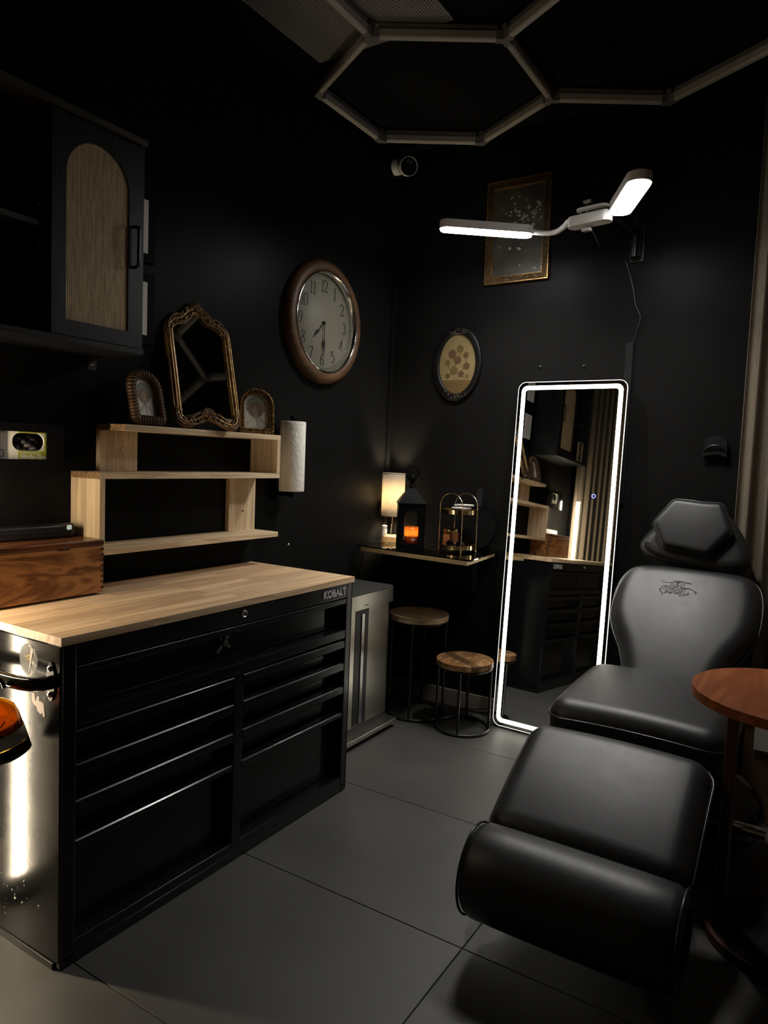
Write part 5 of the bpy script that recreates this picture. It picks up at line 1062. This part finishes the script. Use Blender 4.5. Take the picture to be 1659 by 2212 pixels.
# foot bolster: a curved pad rolling over
m = MB(); prof = []
for k in range(25):
    t = k / 24; an = R(112) - R(205) * t; prof.append((0.105 * math.cos(an), 0.105 * math.sin(an)))
bolc = Vector((cxm + 0.006, -1.600, 0.205)); wB = 0.262; vs = []; us = [-1, -0.985, -0.95, -0.88, -0.6, -0.3, 0, 0.3, 0.6, 0.88, 0.95, 0.985, 1]
full = [(0.112 * math.cos(t), 0.118 * math.sin(t)) for t in [2 * PI * k / 40 for k in range(40)]]
for u in us:
    e_ = max(0.0, (abs(u) - 0.86) / 0.14); sc_ = 1 - 0.30 * (1 - math.sqrt(max(0, 1 - e_ * e_))) + 0.02 * (1 - u * u)
    for (p, q) in full:
        vs.append((u * wB, -p * sc_, q * sc_))
nf = len(full); fs = [(i * nf + k, i * nf + (k + 1) % nf, (i + 1) * nf + (k + 1) % nf, (i + 1) * nf + k) for i in range(len(us) - 1) for k in range(nf)]
fs += [tuple(range(nf)), tuple(reversed(range((len(us) - 1) * nf, len(us) * nf)))]
fr_ = m.add(vs, fs, Matrix.Translation(bolc), True).build('foot_rest', LEATHER, ch)
for u in (-0.94, 0.94): MB().tube([bolc + Vector((u * wB * 1.03, -0.109 * math.cos(t), 0.115 * math.sin(t))) for t in [2 * PI * k / 40 for k in range(40)]], 0.0035, 8, True).build('piping', PIPING, fr_)
# frame
fr2 = MB().box(cxm - 0.19, cxm + 0.19, -1.02, -0.52, 0.33, 0.388).build('seat_frame', BLKMET, ch, bevel=0.004)
MB().cyl((cxm, -0.66, 0.04), (cxm, -0.66, 0.335), 0.062, 24).build('lift_column', BLKMET, ch)
MB().box(cxm - 0.24, cxm + 0.19, -0.98, -0.36, 0.0, 0.045).build('base', BLKMET, ch, bevel=0.01)
for x in (-0.15, 0.15): MB().tube([(cxm + x, -0.95, 0.36), (cxm + x, -1.22, 0.365), (cxm + x, -1.46, 0.275), (cxm + x, -1.56, 0.22)], 0.016, 10).build('leg_rest_arm', BLKMET, ch)
MB().box(cxm + 0.16, cxm + 0.195, -1.50, -1.44, 0.0, 0.26).build('support_leg', BLKMET, ch, bevel=0.003)
MB().box(cxm - 0.06, cxm + 0.06, -0.56, -0.40, 0.345, 0.388).build('back_hinge', BLKMET, ch, bevel=0.003)
MB().tube([(cxm + 0.0, -0.44, 0.36), (cxm, -0.30, 0.57), (cxm, -0.15, 0.755)], 0.018, 10).build('back_support', BLKMET, ch)
# shroud and chrome bar at the right of the base
dm = MB().ball((1.772, -0.72, 0.15), 0.15, 20, None, (0.95, 1.1, 0.85)).build('base_cover', mat('gloss_black_cover', (0.004, 0.004, 0.004), 0.12), ch)
for (y, z) in ((-0.80, 0.215), (-0.83, 0.19), (-0.835, 0.16)): MB().ball((1.772 + 0.118, y + 0.02, z), 0.003, 6).build('rivet', CHROME, dm)
MB().cyl((1.70, -0.905, 0.192), (1.925, -0.905, 0.188), 0.018, 20).build('chrome_bar', CHROME, ch)

# ------------------------------------------------------------------ side table
st_ = thing('side_table', 'round reddish wooden side table in front of the client chair', 'table', (1.985, -1.2, 0))
MB().prism(ellipse(1.985, -1.2, 0.25, 0.25, 72), 0.676, 0.70, None, True).build('tabletop', CHERRY, st_, bevel=0.004, seg=3)
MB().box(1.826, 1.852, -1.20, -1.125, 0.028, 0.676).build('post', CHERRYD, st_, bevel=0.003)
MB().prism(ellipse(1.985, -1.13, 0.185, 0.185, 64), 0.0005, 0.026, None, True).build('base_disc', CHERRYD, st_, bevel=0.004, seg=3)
MB().prism(ellipse(1.985, -1.13, 0.172, 0.172, 64), 0.0262, 0.0285, None, True).build('shaded_base_top', mat('black_shaded_base_top', (0.004, 0.004, 0.004), 0.8, spec=0.2), st_)  # black base top, with the tabletop's shadow put into its colour

# ------------------------------------------------------------------ things at the right edge
wb = thing('storage_box', 'brown board box standing by the curtain behind the chair', 'box', (2.0, -0.32, 0))
MB().box(1.815, 2.15, -0.42, -0.24, 0.0005, 0.36).build('box_body', CARDB, wb, bevel=0.003)
MB().box(1.812, 2.153, -0.423, -0.237, 0.36, 0.375).build('box_lid', CARDB, wb, bevel=0.003)
pp = MB().box(1.845, 2.0, -0.4245, -0.4235, 0.27, 0.40).box(1.845, 2.0, -0.4245, -0.30, 0.3755, 0.3775)
tag(pp.build('paper_sheet', PAPERW, None, loc=(1.9, -0.42, 0.375)), 'pale paper sheet draped over the brown box', 'paper')
cl_ = MB(); hk = thing('wall_holder', 'small black curved plastic holder on the wall above the chair', 'wall holder', (1.595, 0, 1.32))
Mw = BW(1.595, -0.0005, 1.362)
bp = [(-0.046, -0.044), (-0.05, -0.03), (-0.04, -0.02), (-0.042, 0.02), (-0.03, 0.036), (-0.01, 0.042), (0.02, 0.042), (0.036, 0.034), (0.044, 0.015), (0.045, -0.044), (0.025, -0.036), (0.0, -0.033), (-0.025, -0.037)]
MB().prism(bp, 0, 0.028, Mw).build('shell', BLKPLA, hk, bevel=0.004, seg=3)
MB().tube(smoothpath([(-0.043, -0.022, 0.026), (-0.02, -0.002, 0.036), (0.002, 0.003, 0.038), (0.025, -0.003, 0.036), (0.044, -0.024, 0.026)], 5), 0.0045, 8, False, Mw).build('lip', BLKPLA, hk)
for i, (x, z) in enumerate(((0.815, 1.717), (1.02, 1.713))):
    m = MB().lathe([(0.005, 0), (0.005, 0.002), (0.0025, 0.012), (0.0001, 0.0125)], 10, BW(x, -0.0005, z))
    tag(m.build('wall_screw', GREYS, None, loc=(x, 0, z)), ('screw in the wall above the lit mirror, nearer the oval picture', 'screw in the wall above the lit mirror, nearer the cable cover')[i], 'screw', 'screws above the lit mirror')
m = MB().lathe([(0.006, 0), (0.005, 0.002), (0.0001, 0.003)], 10, LW(0.0005, -0.822, 0.862)); tag(m.build('wall_plug', WHITEP, None, loc=(0, -0.822, 0.862)), 'tiny white wall plug in the left wall above the worktop end', 'wall plug')

# ------------------------------------------------------------------ amber spray bottle hooked on the chest handle
sb = thing('spray_bottle', 'amber glass spray bottle hanging from the tool chest side handle', 'bottle', (0.42, -2.36, 0.52))
ri = Vector((0.5, 0.866, 0)); ax = (Vector((0, 0, 1)) * math.cos(R(17)) - ri * math.sin(R(17))).normalized(); vb = Vector((-0.866, 0.5, 0))
Mz = frame((0.418, -2.372, 0.517), ax.cross(vb).normalized() * -1, vb, ax); Mz = frame((0.437, -2.345, 0.535), vb.cross(ax).normalized(), vb, ax) @ Matrix.Scale(1.08, 4)
MB().lathe([(0.040, 0), (0.046, 0.004), (0.047, 0.012), (0.047, 0.085), (0.043, 0.105), (0.030, 0.122), (0.016, 0.131), (0.0135, 0.136), (0.0135, 0.150), (0.0115, 0.150), (0.0115, 0.136), (0.028, 0.118), (0.044, 0.085), (0.044, 0.012), (0.0001, 0.006)], 48, Mz, False).build('glass', AMBER, sb)
MB().lathe([(0.0001, 0.0065), (0.0435, 0.0125), (0.0435, 0.074), (0.0001, 0.074)], 36, Mz, False).build('liquid', mat('brown_liquid', (0.05, 0.016, 0.004), 0.15), sb)
MB().lathe([(0.0475, 0.030), (0.0478, 0.030), (0.0478, 0.058), (0.0475, 0.058)], 48, Mz, False).build('paper_band', LABELG, sb)
MB().lathe([(0.0400, -0.001), (0.0476, 0.003), (0.0478, 0.028), (0.0475, 0.028)], 48, Mz, False).build('dark_base', BLKPLA, sb)
for sg in (-1, 1):
    MB().tube([Mz @ Vector((0.0468 * math.cos(R(-95 + sg * k * 6)), 0.0468 * math.sin(R(-95 + sg * k * 6)), 0.072 + 0.0035 * k)) for k in range(-5, 6)], 0.0016, 6).build('crossed_highlight', mat('amber_highlight', (0.45, 0.16, 0.03), 0.4), sb)  # crossed highlights of the glass, put in as amber-coloured tubes
MB().lathe([(0.0165, 0.139), (0.0165, 0.163), (0.012, 0.168), (0.0001, 0.168)], 20, Mz).build('collar', BLKPLA, sb)
MB().prism([(-0.03, 0.165), (0.018, 0.165), (0.022, 0.18), (0.045, 0.196), (0.045, 0.21), (0.0, 0.208), (-0.035, 0.195)], -0.011, 0.011, Mz @ frame((0, 0, 0), (1, 0, 0), (0, 0, 1), (0, -1, 0))).build('spray_head', BLKPLA, sb, bevel=0.003)
MB().tube([Mz @ Vector(p) for p in smoothpath([(0.022, 0, 0.178), (0.034, 0, 0.165), (0.036, 0, 0.145)], 4)], 0.0045, 8).build('trigger', BLKPLA, sb)

# ------------------------------------------------------------------ LED tube beside the chest (lights the chest side and worktop)
tb = thing('tube_light', 'upright warm LED tube light standing beside the chest by the curtain', 'tube light', (0.165, -2.40, 0))
MB().cyl((0.165, -2.40, 0.06), (0.165, -2.40, 1.262), 0.010, 16).build('tube', TUBEEM, tb)
for z0_, z1_ in ((0.03, 0.06), (1.262, 1.285)): MB().cyl((0.165, -2.40, z0_), (0.165, -2.40, z1_), 0.012, 16).build('end_cap', WHITEP, tb)
MB().lathe([(0.05, 0.0005), (0.05, 0.012), (0.014, 0.03), (0.0001, 0.03)], 24, T(0.165, -2.40, 0)).build('stand', BLKPLA, tb)

# ------------------------------------------------------------------ curtains
def curtain(name, label, pts, amp, per, z0, z1, mat_):
    P_ = smoothpath([(p[0], p[1], 0) for p in pts], 40); d = [0]
    for a_, b_ in zip(P_, P_[1:]): d.append(d[-1] + (b_ - a_).length)
    vs = []; n = len(P_); rowsz = [z0, z0 + 0.3, (z0 + z1) * 0.4, (z0 + z1) * 0.7, z1 - 0.12, z1]
    for ri_, z in enumerate(rowsz):
        for i, p in enumerate(P_):
            t = (P_[min(n - 1, i + 1)] - P_[max(0, i - 1)]).normalized(); nr = Vector((-t.y, t.x, 0))
            s_ = d[i]; a_ = amp * (1.0 - 0.25 * ri_ / 5); o_ = a_ * (math.sin(2 * PI * s_ / per + 0.5 * math.sin(s_ * 9)) + 0.25 * math.sin(2 * PI * s_ / per * 2.3 + ri_ * 0.2))
            q = p + nr * o_; vs.append((q.x, q.y, z))
    m = MB().add(vs, [(r_ * n + i, r_ * n + i + 1, (r_ + 1) * n + i + 1, (r_ + 1) * n + i) for r_ in range(len(rowsz) - 1) for i in range(n - 1)], None, True)
    c_ = thing(name, label, 'curtain', (pts[0][0], pts[0][1], z0))
    o = m.build('fabric', mat_, c_); sd = o.modifiers.new('solid', 'SOLIDIFY'); sd.thickness = 0.002
    MB().tube([(p.x, p.y, z1 + 0.012) for p in P_[::8]], 0.011, 8).build('rail', BLKMET, c_)
    return c_
curtain('curtain', 'pleated beige curtain at the right edge behind the client chair', [(1.690, -0.045), (1.78, -0.07), (1.95, -0.11), (2.2, -0.15), (2.45, -0.4), (2.5, -1.2), (2.52, -2.2)], 0.024, 0.075, 0.012, 2.80, CURT)
curtain('curtain', 'pleated beige curtain beyond the chest seen in the lit mirror', [(0.075, -2.52), (0.085, -2.8), (0.12, -3.2), (0.35, -3.75), (0.9, -4.1), (1.6, -4.2), (2.4, -4.2)], 0.028, 0.11, 0.012, 2.80, CURT)
